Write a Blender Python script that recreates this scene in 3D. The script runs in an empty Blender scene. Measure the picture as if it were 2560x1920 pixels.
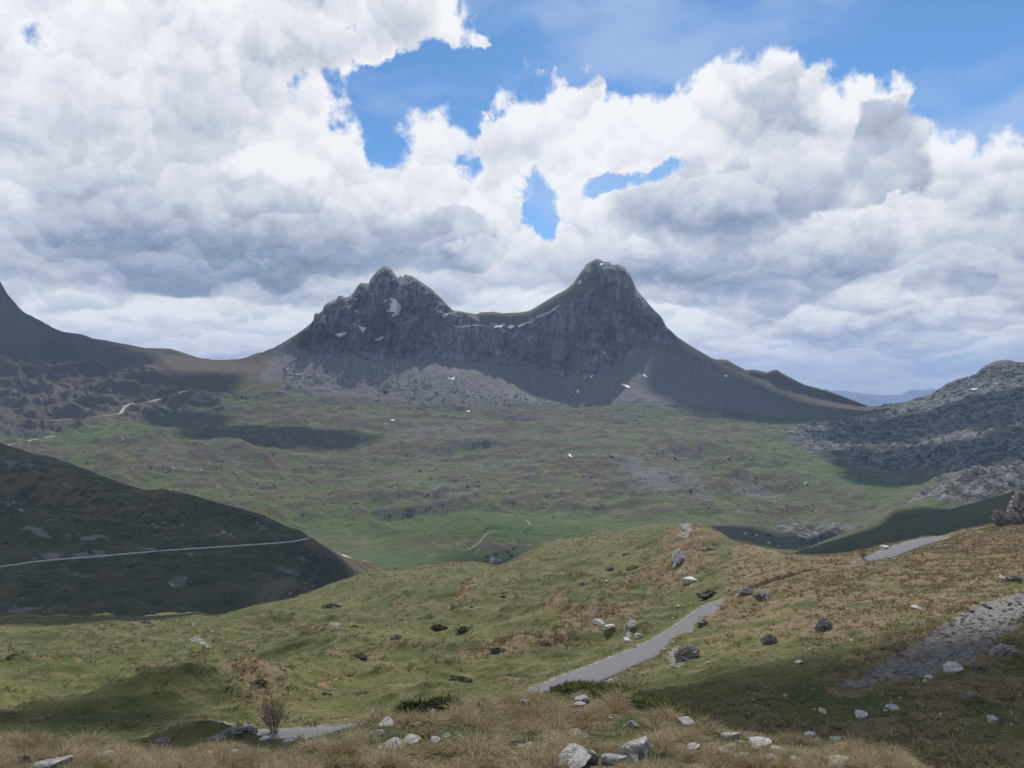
import bpy, math, random
import numpy as np
from mathutils import Vector, Matrix
from mathutils.bvhtree import BVHTree

# ------------------------------------------------------------------ basics
F = 2000.0; CX = 1280.0; CY = 960.0            # picture geometry used for laying the land out
SC = bpy.context.scene
COL = SC.collection
rnd = random.Random(11)
R = math.radians
SUN_AZ, SUN_EL = R(11.5), R(48.5)               # azimuth from +Y towards +X
SUN = Vector((math.sin(SUN_AZ)*math.cos(SUN_EL), math.cos(SUN_AZ)*math.cos(SUN_EL), math.sin(SUN_EL)))

def tag(o, label=None, cat=None, group=None, kind=None):
    if label: o['label'] = label
    if cat: o['category'] = cat
    if group: o['group'] = group
    if kind: o['kind'] = kind
    return o

def np_mesh(name, verts, faces, smooth=True):
    """verts (n,3), faces (m,k) array of one polygon size"""
    verts = np.ascontiguousarray(verts, dtype=np.float32); faces = np.ascontiguousarray(faces, dtype=np.int32)
    me = bpy.data.meshes.new(name)
    m, k = faces.shape
    me.vertices.add(len(verts)); me.vertices.foreach_set('co', verts.ravel())
    me.loops.add(m*k); me.loops.foreach_set('vertex_index', faces.ravel())
    me.polygons.add(m)
    me.polygons.foreach_set('loop_start', np.arange(0, m*k, k, dtype=np.int32))
    try: me.polygons.foreach_set('loop_total', np.full(m, k, dtype=np.int32))
    except Exception: pass
    me.polygons.foreach_set('use_smooth', np.full(m, smooth))
    me.update(calc_edges=True)
    return me

def link(name, me, mat=None, parent=None):
    o = bpy.data.objects.new(name, me); COL.objects.link(o)
    if mat is not None and len(me.materials) == 0: me.materials.append(mat)
    if parent is not None: o.parent = parent
    return o

# ------------------------------------------------------------------ noise
_rs = np.random.RandomState(5)
PERM = _rs.permutation(256).astype(np.int32); PERM = np.concatenate([PERM, PERM, PERM])
G3 = _rs.normal(size=(256, 3)); G3 /= np.linalg.norm(G3, axis=1)[:, None]; G3 = G3.astype(np.float32)

def perlin(x, y, z=0.0):
    x = np.asarray(x, np.float32); y = np.asarray(y, np.float32); z = np.asarray(z, np.float32)+np.zeros_like(x)
    xi = np.floor(x).astype(np.int32); yi = np.floor(y).astype(np.int32); zi = np.floor(z).astype(np.int32)
    xf = x-xi; yf = y-yi; zf = z-zi
    u = xf*xf*xf*(xf*(xf*6-15)+10); v = yf*yf*yf*(yf*(yf*6-15)+10); w = zf*zf*zf*(zf*(zf*6-15)+10)
    xi &= 255; yi &= 255; zi &= 255
    out = 0
    for dx in (0, 1):
        wx = u if dx else 1-u
        for dy in (0, 1):
            wy = v if dy else 1-v
            for dz in (0, 1):
                wz = w if dz else 1-w
                h = PERM[PERM[PERM[(xi+dx) & 255]+((yi+dy) & 255)]+((zi+dz) & 255)]
                g = G3[h]
                out = out + wx*wy*wz*(g[..., 0]*(xf-dx)+g[..., 1]*(yf-dy)+g[..., 2]*(zf-dz))
    return out*1.6

def fbm(x, y, z=0.0, o=5, g=0.5, l=2.03):
    s = 0; a = 1.0; t = 0
    for i in range(o):
        s = s+a*perlin(x+7.3*i, y-3.1*i, z+1.7*i); t += a
        x = x*l; y = y*l; z = z*l; a *= g
    return s/t

def ridged(x, y, z=0.0, o=5, g=0.5, l=2.1):
    s = 0; a = 1.0; t = 0
    for i in range(o):
        n = 1-np.abs(perlin(x+5.3*i, y+9.1*i, z+2.7*i))
        s = s+a*n*n; t += a
        x = x*l; y = y*l; z = z*l; a *= g
    return s/t          # 0..1, ridges at 1

def sstep(e0, e1, x):
    t = np.clip((x-e0)/(e1-e0), 0, 1); return t*t*(3-2*t)

# masks drawn on the land (bare rock, dry grass and so on), soft edged
def polymask(x, y, pts, soft=10.0):
    pts = np.array(pts, float); n = len(pts)
    inside = np.zeros(x.shape, bool); d2 = np.full(x.shape, 1e12)
    for i in range(n):
        x0, y0 = pts[i]; x1, y1 = pts[(i+1) % n]
        c = ((y0 > y) != (y1 > y))
        xc = (x1-x0)*(y-y0)/((y1-y0) if y1 != y0 else 1e-9)+x0
        inside ^= c & (x < xc)
        ex, ey = x1-x0, y1-y0; L = ex*ex+ey*ey+1e-9
        t = np.clip(((x-x0)*ex+(y-y0)*ey)/L, 0, 1)
        d2 = np.minimum(d2, (x-x0-t*ex)**2+(y-y0-t*ey)**2)
    d = np.sqrt(d2)*np.where(inside, 1, -1)
    return sstep(-soft, soft, d)

def blob(x, y, cx, cy, rx, ry, ang=0.0):
    c, s = math.cos(R(ang)), math.sin(R(ang))
    u = ((x-cx)*c+(y-cy)*s)/rx; v = (-(x-cx)*s+(y-cy)*c)/ry
    return np.exp(-(u*u+v*v))

def pchip(t, P, ts):
    """P (k, n) values at knots t (k); evaluated at ts -> (len(ts), n)"""
    h = np.diff(t)[:, None]; d = np.diff(P, axis=0)/h
    m = np.zeros_like(P)
    w1 = 2*h[1:]+h[:-1]; w2 = h[1:]+2*h[:-1]
    same = (d[1:]*d[:-1]) > 0
    with np.errstate(divide='ignore', invalid='ignore'):
        hm = (w1+w2)/(w1/d[:-1]+w2/d[1:])
    m[1:-1] = np.where(same, hm, 0); m[0] = d[0]; m[-1] = d[-1]
    k = np.clip(np.searchsorted(t, ts, side='right')-1, 0, len(t)-2)
    hh = (t[k+1]-t[k])[:, None]; s = ((ts-t[k])[:, None])/hh
    return (P[k]*(1+2*s)*(1-s)**2+m[k]*hh*s*(1-s)**2+P[k+1]*s*s*(3-2*s)+m[k+1]*hh*s*s*(s-1))

class Sheet: pass

def make_sheet(xs, knots, curves, ns, mode='smooth'):
    """curves: list of (rows, Ys) over the x knots, or ('back', dY, dZ) measured from the curve before"""
    S = Sheet(); Ys = []; Zs = []
    for c in curves:
        if isinstance(c[0], str):
            Y = Ys[-1]+c[1]; Z = Zs[-1]+c[2]
        else:
            rows = c[0] if isinstance(c[0], np.ndarray) else np.interp(xs, knots, c[0])
            Y = c[1] if isinstance(c[1], np.ndarray) else np.interp(xs, knots, c[1])
            if not isinstance(c[1], np.ndarray):   # round the depth knees
                k = 41; Y = np.convolve(np.pad(Y, k//2, mode='edge'), np.ones(k)/k, 'valid')
            if not isinstance(c[0], np.ndarray):
                k = 31; rows = np.convolve(np.pad(rows, k//2, mode='edge'), np.ones(k)/k, 'valid')
            Z = Y*(CY-rows)/F
        Ys.append(Y); Zs.append(Z)
    Ys = np.array(Ys); Zs = np.array(Zs)
    t = np.concatenate([[0], np.cumsum(ns)]).astype(float)
    ts = np.arange(0, t[-1]+1)
    S.Y = pchip(t, Ys, ts); S.Z = pchip(t, Zs, ts)
    S.px = np.broadcast_to(xs[None, :], S.Y.shape).copy()
    S.X = S.Y*(S.px-CX)/F
    S.row = CY-S.Z*F/S.Y
    S.t = np.broadcast_to(ts[:, None], S.Y.shape)
    S.knot = t
    return S

def grid_faces(nr, nc, mask=None):
    i = np.arange(nr*nc).reshape(nr, nc)
    f = np.stack([i[:-1, :-1], i[:-1, 1:], i[1:, 1:], i[1:, :-1]], -1)
    if mask is not None: f = f[mask]
    return f.reshape(-1, 4)

def sheet_object(name, S, mat, attrs, mask=None):
    nr, nc = S.Y.shape
    V = np.stack([S.X, S.Y, S.Z], -1).reshape(-1, 3)
    f = grid_faces(nr, nc, mask)
    used, inv = np.unique(f, return_inverse=True)
    f = inv.reshape(-1, 4)
    me = np_mesh(name, V[used], f)
    for k, a in attrs.items():
        at = me.attributes.new(k, 'FLOAT', 'POINT')
        at.data.foreach_set('value', np.ascontiguousarray(a.reshape(-1)[used], dtype=np.float32))
    return tag(link(name, me, mat), kind='structure')

SKY_L = [(-300,560),(0,704),(8,718),(19,737),(39,760.5),(58,784),(85,803),(117,819),(155,830.5),(202,836),(233,848),(272,853),(319,862),(362,870),(428,872),(459,882),(490,893.5),(521,900),(568,901),(606,898.5),(653,891),(684,873),(715,854),(746,834),(776,813),(784,803),(785,787),(792,783),(802,787),(810,778),(812.5,763),(841,748),(844,741),(857,740),(860,748),(873,744),(887,727),(901,708),(922,710),(925,698),(939,684),(955,670),(962,668),(974,672),(985,684),(996,698),(1001,689),(1009,696),(1013,688),(1034,694),(1055,708),(1080,725),(1101,744),(1118,765),(1134,776),(1161,782),(1188,786),(1204,781),(1232,780),(1256,784),(1301,782),(1326,777),(1358,758),(1390,739),(1415,726),(1434,709),(1450,685),(1466,663),(1480,654),(1493,648),(1503,652),(1510,658),(1521,657),(1531,665),(1543,663),(1557,669),(1573,685),(1583,705),(1592,726),(1611,749),(1637,777),(1656,796),(1667,818),(1694,844),(1738,872),(1776,894),(1785,898),(1817,900),(1839,912),(1864,925),(1885,924),(1900,927),(1917,931),(1930,926),(1941,924),(1953,932),(2010,961),(2059,974),(2107,991),(2139,1004),(2174,1017),(2198,1017),(2213,1013),(2235,1015),(2267,1006),(2325,993),(2344,978),(2364,961),(2392,950),(2437,940),(2450,924),(2469,911),(2492,903),(2524,901),(2540,906),(2560,907),(2700,890),(2850,915)]
def prof(xs, pts):
    p = np.array(pts, float); return np.interp(xs, p[:, 0], p[:, 1])

# ================================================================== far land: valley, twin peaks, karst
xs = np.arange(-290, 2851, 2.6)
kx = [-290, 0, 200, 400, 568, 700, 790, 850, 960, 1040, 1130, 1200, 1276, 1333, 1400, 1450, 1500, 1550, 1600, 1620, 1700, 1850, 2000, 2170, 2300, 2450, 2560, 2850]
n = len(kx)
def kc(pts):   # rows given at a few x, filled to the common knots
    return list(np.interp(kx, [p[0] for p in pts], [p[1] for p in pts]))
crest = prof(xs, SKY_L)
KC = [
 (kc([(0,1480),(2850,1480)]), kc([(0,840),(2850,840)])),
 (kc([(0,1420),(900,1405),(1250,1400),(1700,1390),(2000,1392),(2560,1380)]), kc([(0,930),(2850,930)])),
 (kc([(0,1350),(880,1372),(945,1366),(988,1342),(1049,1314),(1135,1292),(1192,1284),(1258,1288),(1325,1292),(1419,1295),(1514,1307),(1600,1318),(1750,1328),(1850,1330),(2000,1362),(2100,1345),(2300,1300),(2560,1285)]), kc([(0,1050),(2850,1050)])),
 (kc([(0,1330),(880,1350),(990,1368),(1190,1326),(1450,1326),(1600,1318),(1850,1300),(2050,1335),(2300,1270),(2560,1260)]), kc([(0,1130),(2850,1130)])),
 (kc([(0,1240),(500,1240),(800,1270),(1100,1245),(1500,1235),(1800,1240),(2050,1270),(2250,1240),(2450,1190),(2560,1170)]), kc([(0,1290),(2850,1290)])),
 (kc([(0,1160),(300,1170),(700,1200),(1280,1180),(1900,1180),(2200,1200),(2560,1130)]), kc([(0,1480),(2850,1480)])),
 (kc([(0,1100),(400,1110),(700,1130),(1280,1115),(1800,1110),(2100,1140),(2300,1130),(2560,1075)]), kc([(0,1690),(2850,1720)])),
 (kc([(0,1030),(400,1050),(700,1050),(1280,1055),(1800,1055),(2100,1085),(2300,1080),(2560,1030)]), kc([(0,1880),(1280,1950),(2850,1930)])),
 (kc([(0,960),(300,985),(568,985),(700,985),(850,990),(1100,1000),(1280,1010),(1450,1018),(1600,1012),(1750,1020),(1850,1033),(2020,1055),(2100,1062),(2300,1040),(2450,1000),(2560,990)]), kc([(0,2030),(568,2060),(1280,2055),(1700,2060),(2850,2080)])),
 (kc([(0,890),(300,935),(568,935),(700,935),(850,930),(1000,930),(1100,935),(1204,948),(1270,962),(1330,980),(1433,1004),(1500,950),(1600,935),(1700,960),(1850,985),(2000,1025),(2100,1040),(2300,1018),(2400,985),(2450,972),(2560,955)]), kc([(0,2170),(1280,2195),(2850,2230)])),
 (kc([(0,800),(200,880),(568,915),(700,892),(790,868),(850,880),(960,872),(1100,880),(1200,893),(1300,896),(1400,905),(1450,925),(1500,905),(1550,893),(1600,873),(1620,853),(1700,905),(1850,952),(2000,1000),(2170,1030),(2300,1004),(2400,965),(2450,950),(2560,935)]), kc([(0,2290),(568,2310),(1280,2330),(1700,2340),(2850,2330)])),
 (kc([(0,750),(200,856),(568,907),(640,900),(700,868),(790,805),(850,772),(960,752),(1040,770),(1130,795),(1200,815),(1276,822),(1333,803),(1400,765),(1450,735),(1500,712),(1550,730),(1600,785),(1620,800),(1700,868),(1850,935),(2000,980),(2170,1022),(2300,999),(2400,955),(2450,935),(2560,918)]), kc([(0,2380),(568,2370),(700,2370),(1280,2368),(1500,2385),(1700,2395),(2850,2400)])),
 (crest, np.interp(xs, [-290, 0, 568, 700, 960, 1250, 1500, 1700, 2170, 2560, 2850], [2500, 2480, 2410, 2440, 2500, 2430, 2510, 2480, 2400, 2560, 2560])),
 ('back', 60, -30), ('back', 220, -190), ('back', 900, -330),
]
NSK = [8, 30, 8, 26, 34, 36, 34, 34, 36, 46, 64, 70, 5, 5, 4]
K = make_sheet(xs, kx, KC, NSK)
px, rw = K.px, K.row.copy()
# row field that stays ordered for masks
vis = K.t <= K.knot[12]
# --- masks
KARST = [(1960,1085),(2030,1060),(2090,1062),(2150,1040),(2198,1017),(2267,1006),(2325,993),(2364,950),(2450,900),(2620,880),(2900,900),(2900,1260),(2560,1255),(2440,1275),(2370,1275),(2240,1262),(2330,1232),(2420,1225),(2440,1195),(2360,1190),(2270,1178),(2170,1173),(2070,1155),(2001,1116)]
karst = polymask(px+14*perlin(px/30, rw/14), rw+8*perlin(px/40+9, rw/15), KARST, 9)
karst = np.maximum(karst, 0.9*polymask(px, rw, [(1930,1320),(2000,1300),(2080,1312),(2150,1320),(2100,1348),(2050,1378),(2000,1370),(1960,1340)], 14))
CLIFF = [(745,872),(776,822),(784,780),(845,735),(920,690),(962,650),(1034,680),(1110,750),(1160,790),(1204,800),(1276,818),(1333,800),(1400,768),(1465,735),(1500,700),(1445,695),(1493,630),(1570,660),(1620,740),(1668,800),(1690,860),(1620,850),(1596,878),(1545,910),(1500,918),(1453,960),(1390,940),(1330,915),(1200,905),(1100,895),(980,890),(940,900),(880,880),(800,900)]
cliff = polymask(px+7*perlin(px/22, rw/40), rw+6*perlin(px/30+4, rw/20), CLIFF, 7)
screed = polymask(px+14*perlin(px/35+3, rw/30), rw, [(700,860),(980,880),(1200,900),(1450,930),(1600,870),(1700,900),(1850,960),(1950,1030),(1800,1020),(1600,1010),(1450,1015),(1280,1005),(1100,1000),(950,1000),(800,985),(640,950)], 22)
ridge = polymask(px+20*perlin(px/60, rw/30+5), rw, [(1600,800),(1668,800),(1800,890),(1950,920),(2198,1010),(2190,1060),(2080,1062),(2017,1053),(1850,1030),(1720,1000),(1650,940)], 10)
brown = polymask(px+25*perlin(px/90, rw/40), rw, [(-400,500),(560,880),(640,870),(740,820),(780,830),(820,930),(700,985),(620,950),(480,1000),(300,1040),(120,1085),(-400,1120)], 18)
brown = np.maximum(brown, polymask(px+5*perlin(px/20, rw/14), rw, [(1180,780),(1326,772),(1415,722),(1462,692),(1512,690),(1500,705),(1465,737),(1400,770),(1333,804),(1276,822),(1190,812)], 6))
brown = np.maximum(brown, .7*polymask(px, rw, [(1010,690),(1060,706),(1134,772),(1195,805),(1150,800),(1100,775),(1050,735),(1015,715)], 7))
brown = np.maximum(brown, .6*polymask(px, rw, [(1508,695),(1520,698),(1565,755),(1622,800),(1655,832),(1640,835),(1600,800),(1545,750)], 5))  # strip along the sunlit ridge line, its light put into the colour
rock = np.clip(karst+cliff, 0, 1)
mid = polymask(px, rw, [(300,1140),(560,1120),(620,1180),(480,1230),(330,1200)], 30)*0.42
for (cx_, cy_, rx_, ry_, a_, w_) in [(1100,1230,150,22,6,.6),(1640,1200,150,40,14,.8),(1500,1160,240,28,5,.6),(1730,1220,110,25,25,.7),(1900,1240,110,28,12,.7),(1200,1170,160,20,4,.5),(960,1190,80,30,10,.5),(760,1150,80,18,0,.4),(1050,1080,170,15,-3,.6),(1400,1090,220,14,2,.5),(2230,1190,120,16,5,.5),(700,1250,130,20,5,.3),(2380,1225,90,25,0,.7)]:
    mid = np.maximum(mid, w_*blob(px, rw, cx_, cy_, rx_, ry_, a_))
lush = 0*px
for (cx_, cy_, rx_, ry_, a_, w_) in [(1640,1022,70,14,-8,1),(880,1310,260,50,10,.6),(1000,1400,150,25,0,1),(1300,1320,330,40,0,1),(560,1000,120,14,-5,.7),(240,1100,160,22,-5,.7),(2100,1190,220,40,15,.7),(1950,1090,120,60,30,.5),(1400,1330,300,30,0,.7),(1850,1150,100,50,0,.3)]:
    lush = np.maximum(lush, w_*blob(px, rw, cx_, cy_, rx_, ry_, a_))
# --- relief
crestfade = 1-0.75*sstep(K.knot[11], K.knot[12], K.t)*(K.t <= K.knot[12]+2)
onmount = sstep(K.knot[8]-10, K.knot[9], K.t)
valley = 1-onmount
X, Y = K.X.copy(), K.Y.copy()
und = fbm(X/210+3, Y/150, 0, 4, 0.5)
und2 = ridged(X/95+8, Y/60+2, 0, 4, 0.5)
near = sstep(1000, 1250, Y)
K.Z = K.Z + valley*near*(15*und+15*(und2-0.55)+3.4*fbm(X/24, Y/15, 5, 4, .6)) + valley*(1-near)*(2.5*und2-1.4+1.2*fbm(X/24, Y/18, 5, 3))
# individual low hills of the valley
def hill(S, cx, row, Yc, rx, ry, h, skew=0):
    xc = Yc*(cx-CX)/F
    u = (S.X-xc)/rx; v = (S.Y-Yc)/ry
    S.Z = S.Z+h*np.exp(-(u*u+v*v))
for a in [(560,0,1600,130,70,26),(420,0,1720,150,60,18),(700,0,1780,150,50,20),(850,0,1900,180,60,16),(1150,0,1700,150,45,12),(1500,0,1500,160,60,13),(1700,0,1650,170,60,15),
          (1100,0,1380,110,60,12),(1840,0,1400,120,60,14),(2420,0,1240,70,50,18),(2330,0,1120,60,40,10),(1330,0,1880,160,40,12),(300,0,1500,130,80,16),(1950,0,1260,60,40,8),(1150,0,1055,70,30,3)]:
    hill(K, *a[:5], a[5]*1.5)
# mountain slopes: gullies and crags
dn = ridged(X/120, (K.Z+Y*0.3)/260, 1.3, 4, .5)
K.Z = K.Z + onmount*crestfade*(1-rock)*(7*(dn-0.5)+3*fbm(X/30, Y/25, K.Z/30, 4, .6))
# left flank folds
lf = polymask(px, rw, [(-400,820),(0,840),(180,860),(300,900),(470,960),(560,1000),(420,1060),(100,1090),(-400,1120)], 40)
K.Z = K.Z + lf*(62*(ridged((X+0.5*Y)/230, (Y-0.3*X)/120, 2, 4, .55)-0.55)+17*(ridged((X+.3*Y)/60, Y/38, 2, 3, .55)-.5))
# crag faces: pillars, ledges and gullies pushed towards / away from the viewer
def steps(v, n_, sharp=.18):
    q_ = v*n_; f_ = q_-np.floor(q_); return (np.floor(q_)+sstep(.5-sharp, .5+sharp, f_))/n_
wx = X+14*fbm(X/60, K.Z/50, 1, 3); wz = K.Z+10*fbm(X/70+3, K.Z/40, 2, 3)
pil = steps(fbm(wx/75+6, wz/230, 4, 3, .5)*.5+.5, 9)-.5
pil2 = steps(fbm(wx/24+1, wz/90, 8, 3, .55)*.5+.5, 7)-.5
fl2 = fbm(X/9, K.Z/20, 3, 4, .65)
led = (wz+.25*X)/34+fbm(X/150, K.Z/150, 3, 2)*1.5; lf_ = led-np.floor(led)
ledge = lf_-sstep(.0, .8, lf_)*1.0
gul = ridged(wx/110+2, wz/420, 5, 2, .4)
leftpk = sstep(1180, 1080, px)
amp = cliff*crestfade
K.Y = K.Y - amp*((110+70*leftpk)*pil+62*pil2+9*fl2+16*ledge+(26+26*leftpk)*(gul-.6))
K.X = K.X + amp*7*fbm(X/30+5, K.Z/40, 2, 3)
K.Z = K.Z + amp*(9*(ridged(X/60+3, K.Z/50, 7, 3)-.5))*(1+leftpk)
tal = onmount*(1-rock)*crestfade
K.Z = K.Z + tal*(4.5*(ridged(X/34+.004*Y, Y/140, 3, 3, .5)-.5)+1.6*fbm(X/9, Y/7, 3, 3, .65))
# leftover block tops on the left peak
ka = karst
kb = ridged(X/95, Y/48, 3, 5, .6)
K.Z = K.Z + ka*crestfade*(22*(kb-0.55)+5*fbm(X/16, Y/9, 6, 4, .65)+4*np.abs(fbm(X/30, Y/14, 2, 3)))
K.Z = K.Z + screed*(1-rock)*(2.0*fbm(X/14, Y/9, 4, 3, .6))
slp = np.gradient(K.Z, axis=0)/np.maximum(np.abs(np.gradient(K.Y, axis=0)), .4)
steepf = sstep(.22, .55, slp)*valley
brown = np.maximum(brown, valley*(.75*sstep(.60, .80, und2+.25*fbm(X/40, Y/30, 2, 3))+.6*steepf)*(1-lush))
mid = np.maximum(mid, .55*sstep(.40, .75, slp)*valley)
lush = np.maximum(lush, .7*valley*sstep(.50, .30, und2))
ATT_K = dict(rock=rock, scree=np.clip(screed*(1-rock)+ridge*.35+mid, 0, 1), brown=np.clip(brown+0.75*ridge, 0, 1), lush=lush, karst=karst)

# ================================================================== left hill
xl = np.arange(-290, 1061, 2.6)
klx = [-290, 0, 200, 400, 600, 770, 860, 930, 1060]
LCREST = [(-290,1040),(0,1107),(45,1123),(113,1143),(181,1166),(271,1197),(362,1225),(407,1224),(475,1236),(542,1254),(610,1274),(678,1297),(723,1320),(768,1342),(814,1369),(859,1392),(927,1409),(960,1430),(1060,1475)]
LC = [
 ([1640]*7+[1600, 1580], [520]*9),
 ([1510,1510,1510,1510,1500,1490,1480,1480,1500], [600,600,600,620,650,700,740,790,830]),
 ([1444,1417,1394,1376,1363,1352,1410,1440,1490], [700,700,715,735,760,790,820,840,860]),
 ([1290,1262,1280,1290,1305,1346.5,1398,1420,1480], [830,830,830,835,840,830,850,870,880]),
 (prof(xl, LCREST), np.interp(xl, klx, [950,950,930,900,880,845,860,880,890])),
 ('back', 60, -30), ('back', 200, -120)]
L = make_sheet(xl, klx, LC, [24, 40, 60, 60, 8, 8])
X, Y = L.X.copy(), L.Y.copy()
lfade = 1-0.8*sstep(L.knot[3], L.knot[4], L.t)*(L.t <= L.knot[4]+1)
L.Z = L.Z+lfade*(8*fbm(X/90, Y/70, 1, 3)+5.0*(ridged(X/38, Y/26, 3, 4, .55)-.5)+.7*fbm(X/7, Y/5, 2, 3))
hill(L, 740, 0, 690, 32, 30, 11); hill(L, 620, 0, 640, 40, 25, 5)
slL = np.gradient(L.Z, axis=0)/np.maximum(np.abs(np.gradient(L.Y, axis=0)), .3)
rdL = ridged(X/38, Y/26, 3, 4, .55)
pl, rl = L.px, L.row
rk = 0*pl
for (a, b, c, d, e, w) in [(230,1390,60,9,-3,.9),(90,1330,45,9,18,1),(230,1348,50,6,8,1),(370,1372,35,7,4,.9),(130,1390,40,9,0,.8),(200,1435,60,9,15,.6),(30,1160,40,14,10,.6),(75,1163,14,5,20,1),(160,1210,60,12,15,.5),(450,1460,40,14,-20,.7),(720,1425,40,20,20,.7),(760,1395,60,14,10,.5),(740,1480,60,25,-10,.5),(60,1520,90,16,-5,.6),(470,1384,20,5,25,.9),(160,1290,50,15,0,.5),(30,1260,50,20,10,.6),(400,1310,40,14,0,.4),(580,1340,60,12,-5,.4),(650,1320,60,12,15,.5)]:
    rk = np.maximum(rk, w*blob(pl, rl, a, b, c, d, e))
spur = polymask(pl, rl, [(760,1350),(800,1362),(880,1395),(960,1408),(980,1430),(900,1425),(830,1400),(770,1375)], 8)
ATT_L = dict(rock=rk*.0, scree=np.clip(rk, 0, 1), brown=np.clip(.35*sstep(.58, .78, rdL)+0.45*blob(pl, rl, 100, 1200, 400, 100, 15)+spur+blob(pl, rl, 690, 1490, 60, 30, -30), 0, 1), lush=0*pl, karst=0*pl)

# ================================================================== right hand dark slope
xr = np.arange(1700, 2851, 2.6)
RCR = [(1700,1440),(1900,1420),(1960,1402),(2010,1374),(2060,1352),(2130,1325),(2197,1304),(2235,1274),(2300,1266),(2376,1273),(2428,1260),(2500,1240),(2560,1221),(2850,1150)]
krx = [1700, 2000, 2200, 2400, 2560, 2850]
RC_ = [([1500]*6, [560]*6), ([1420,1420,1400,1380,1370,1350], [640]*6), (prof(xr, RCR), np.interp(xr, krx, [860,860,850,840,820,800])), ('back', 50, -18), ('back', 150, -90)]
RH = make_sheet(xr, krx, RC_, [20, 60, 8, 6])
X, Y = RH.X.copy(), RH.Y.copy()
RH.Z = RH.Z+(1-.8*sstep(RH.knot[1], RH.knot[2], RH.t))*(4*fbm(X/70, Y/60, 9, 4)+1.5*(ridged(X/30, Y/24, 1, 3)-.5))
ATT_R = dict(rock=0*RH.px, scree=0*RH.px, brown=0.25+0*RH.px, lush=0.2+0*RH.px, karst=0*RH.px)

# ================================================================== near land: meadows and the grassy hillside
xt = np.arange(-290, 2851, 2.2)
ktx = [-290, 0, 300, 600, 900, 1200, 1400, 1600, 1800, 2000, 2200, 2400, 2560, 2850]
TCR = [(-290,1556),(0,1551),(100,1545),(181,1541),(300,1542),(407,1541),(470,1533),(497,1530),(520,1540),(545,1552),(590,1538),(633,1527),(723,1500),(814,1478),(850,1470),(904,1455),(992,1432),(1060,1414),(1116,1406),(1182,1404),(1249,1416),(1275,1405),(1301,1390),(1353,1361),(1396,1347),(1443,1342),(1500,1334),(1562,1326),(1657,1316),(1752,1316),(1790,1328),(1812,1346),(1828,1364),(1888,1373),(1945,1383),(2010,1390),(2067,1390),(2128,1385),(2181,1373),(2230,1361),(2311,1348),(2352,1337),(2474,1314),(2560,1303),(2850,1262)]
tY = lambda l: np.interp(xt, ktx, l)
crY = np.interp(xt, [-290,0,300,600,900,1200,1750,1800,1860,1950,2100,2300,2560,2850], [400,400,410,430,500,500,480,440,330,285,262,252,262,262])
TC = [
 ([2150]*14, [30]*14),
 ([1895,1890,1885,1866,1840,1790,1775,1800,1830,1840,1850,1850,1850,1850], [74,74,76,80,82,84,80,65,50,46,45,45,45,45]),
 ([1862,1857,1852,1846,1818,1763,1722,1640,1650,1700,1700,1700,1700,1700], [89,89,89,91,94,98,106,132,95,75,70,65,65,65]),
 ([1760,1750,1740,1740,1720,1660,1620,1560,1545,1560,1560,1550,1540,1540], [140,140,140,140,140,150,160,180,150,120,110,105,100,100]),
 ([1680,1670,1650,1640,1620,1570,1530,1480,1470,1450,1440,1430,1420,1410], [210,210,210,210,210,220,230,260,210,180,170,165,160,155]),
 ([1610,1600,1590,1580,1530,1470,1430,1390,1400,1410,1400,1370,1345,1330], [300,300,290,290,300,320,340,360,280,230,200,205,215,220]),
 (prof(xt, TCR), crY),
 ('back', 40, -16), ('back', 140, -90)]
T = make_sheet(xt, ktx, TC, [26, 60, 120, 90, 90, 90, 8, 6])
X, Y = T.X.copy(), T.Y.copy(); pt, rt = T.px, T.row.copy()
tfade = 1-0.85*sstep(T.knot[5], T.knot[6], T.t)*(T.t <= T.knot[6]+1)
hs = polymask(pt, rt, [(1350,1760),(1500,1720),(1640,1640),(1740,1575),(1800,1510),(1830,1400),(1850,1350),(2900,1200),(2900,2200),(1350,2200)], 20)   # grassy hillside
mead = 1-hs
big = fbm(X/60+4, Y/42, 2, 3)
rdg = ridged((X-0.35*Y)/48+1, (Y+.2*X)/30, 6, 3, .5)
T.Z = T.Z+tfade*sstep(60, 130, Y)*mead*(3.6*big+5.2*(rdg-.55)+.9*(ridged(X/13, Y/9, 2, 3, .5)-.5))+tfade*hs*(1.6*big+1.3*(ridged(X/17, Y/13, 3, 3)-.5))
for a in [(1440,0,101,3.2,2.4,.6),(1545,0,112,4,3,1.0),(1680,0,129,5,4,1.2),(1750,0,142,5,5,1.3),(1815,0,160,6,7,1.8),(1900,0,160,9,8,1.6),(2050,0,150,10,9,1.5),(535,0,82,4.2,3.0,1.9),(430,0,82,5.0,3.0,.9),(560,0,128,12,10,6.8),(760,0,155,10,16,2.6),(350,0,118,12,6,2.5),(480,0,205,10,20,4),(830,0,215,12,16,4),(640,0,300,22,25,6),(1100,0,300,26,24,5),(1500,0,330,40,30,6),(1720,0,330,14,40,8),(1330,0,200,16,14,2.5),(1450,0,230,12,20,3),(200,0,260,40,22,5),(900,0,400,30,30,6),(60,0,170,22,16,4),
          (980,0,200,18,12,2.5),(1250,0,260,14,20,3)]:
    hill(T, *a)
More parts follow.
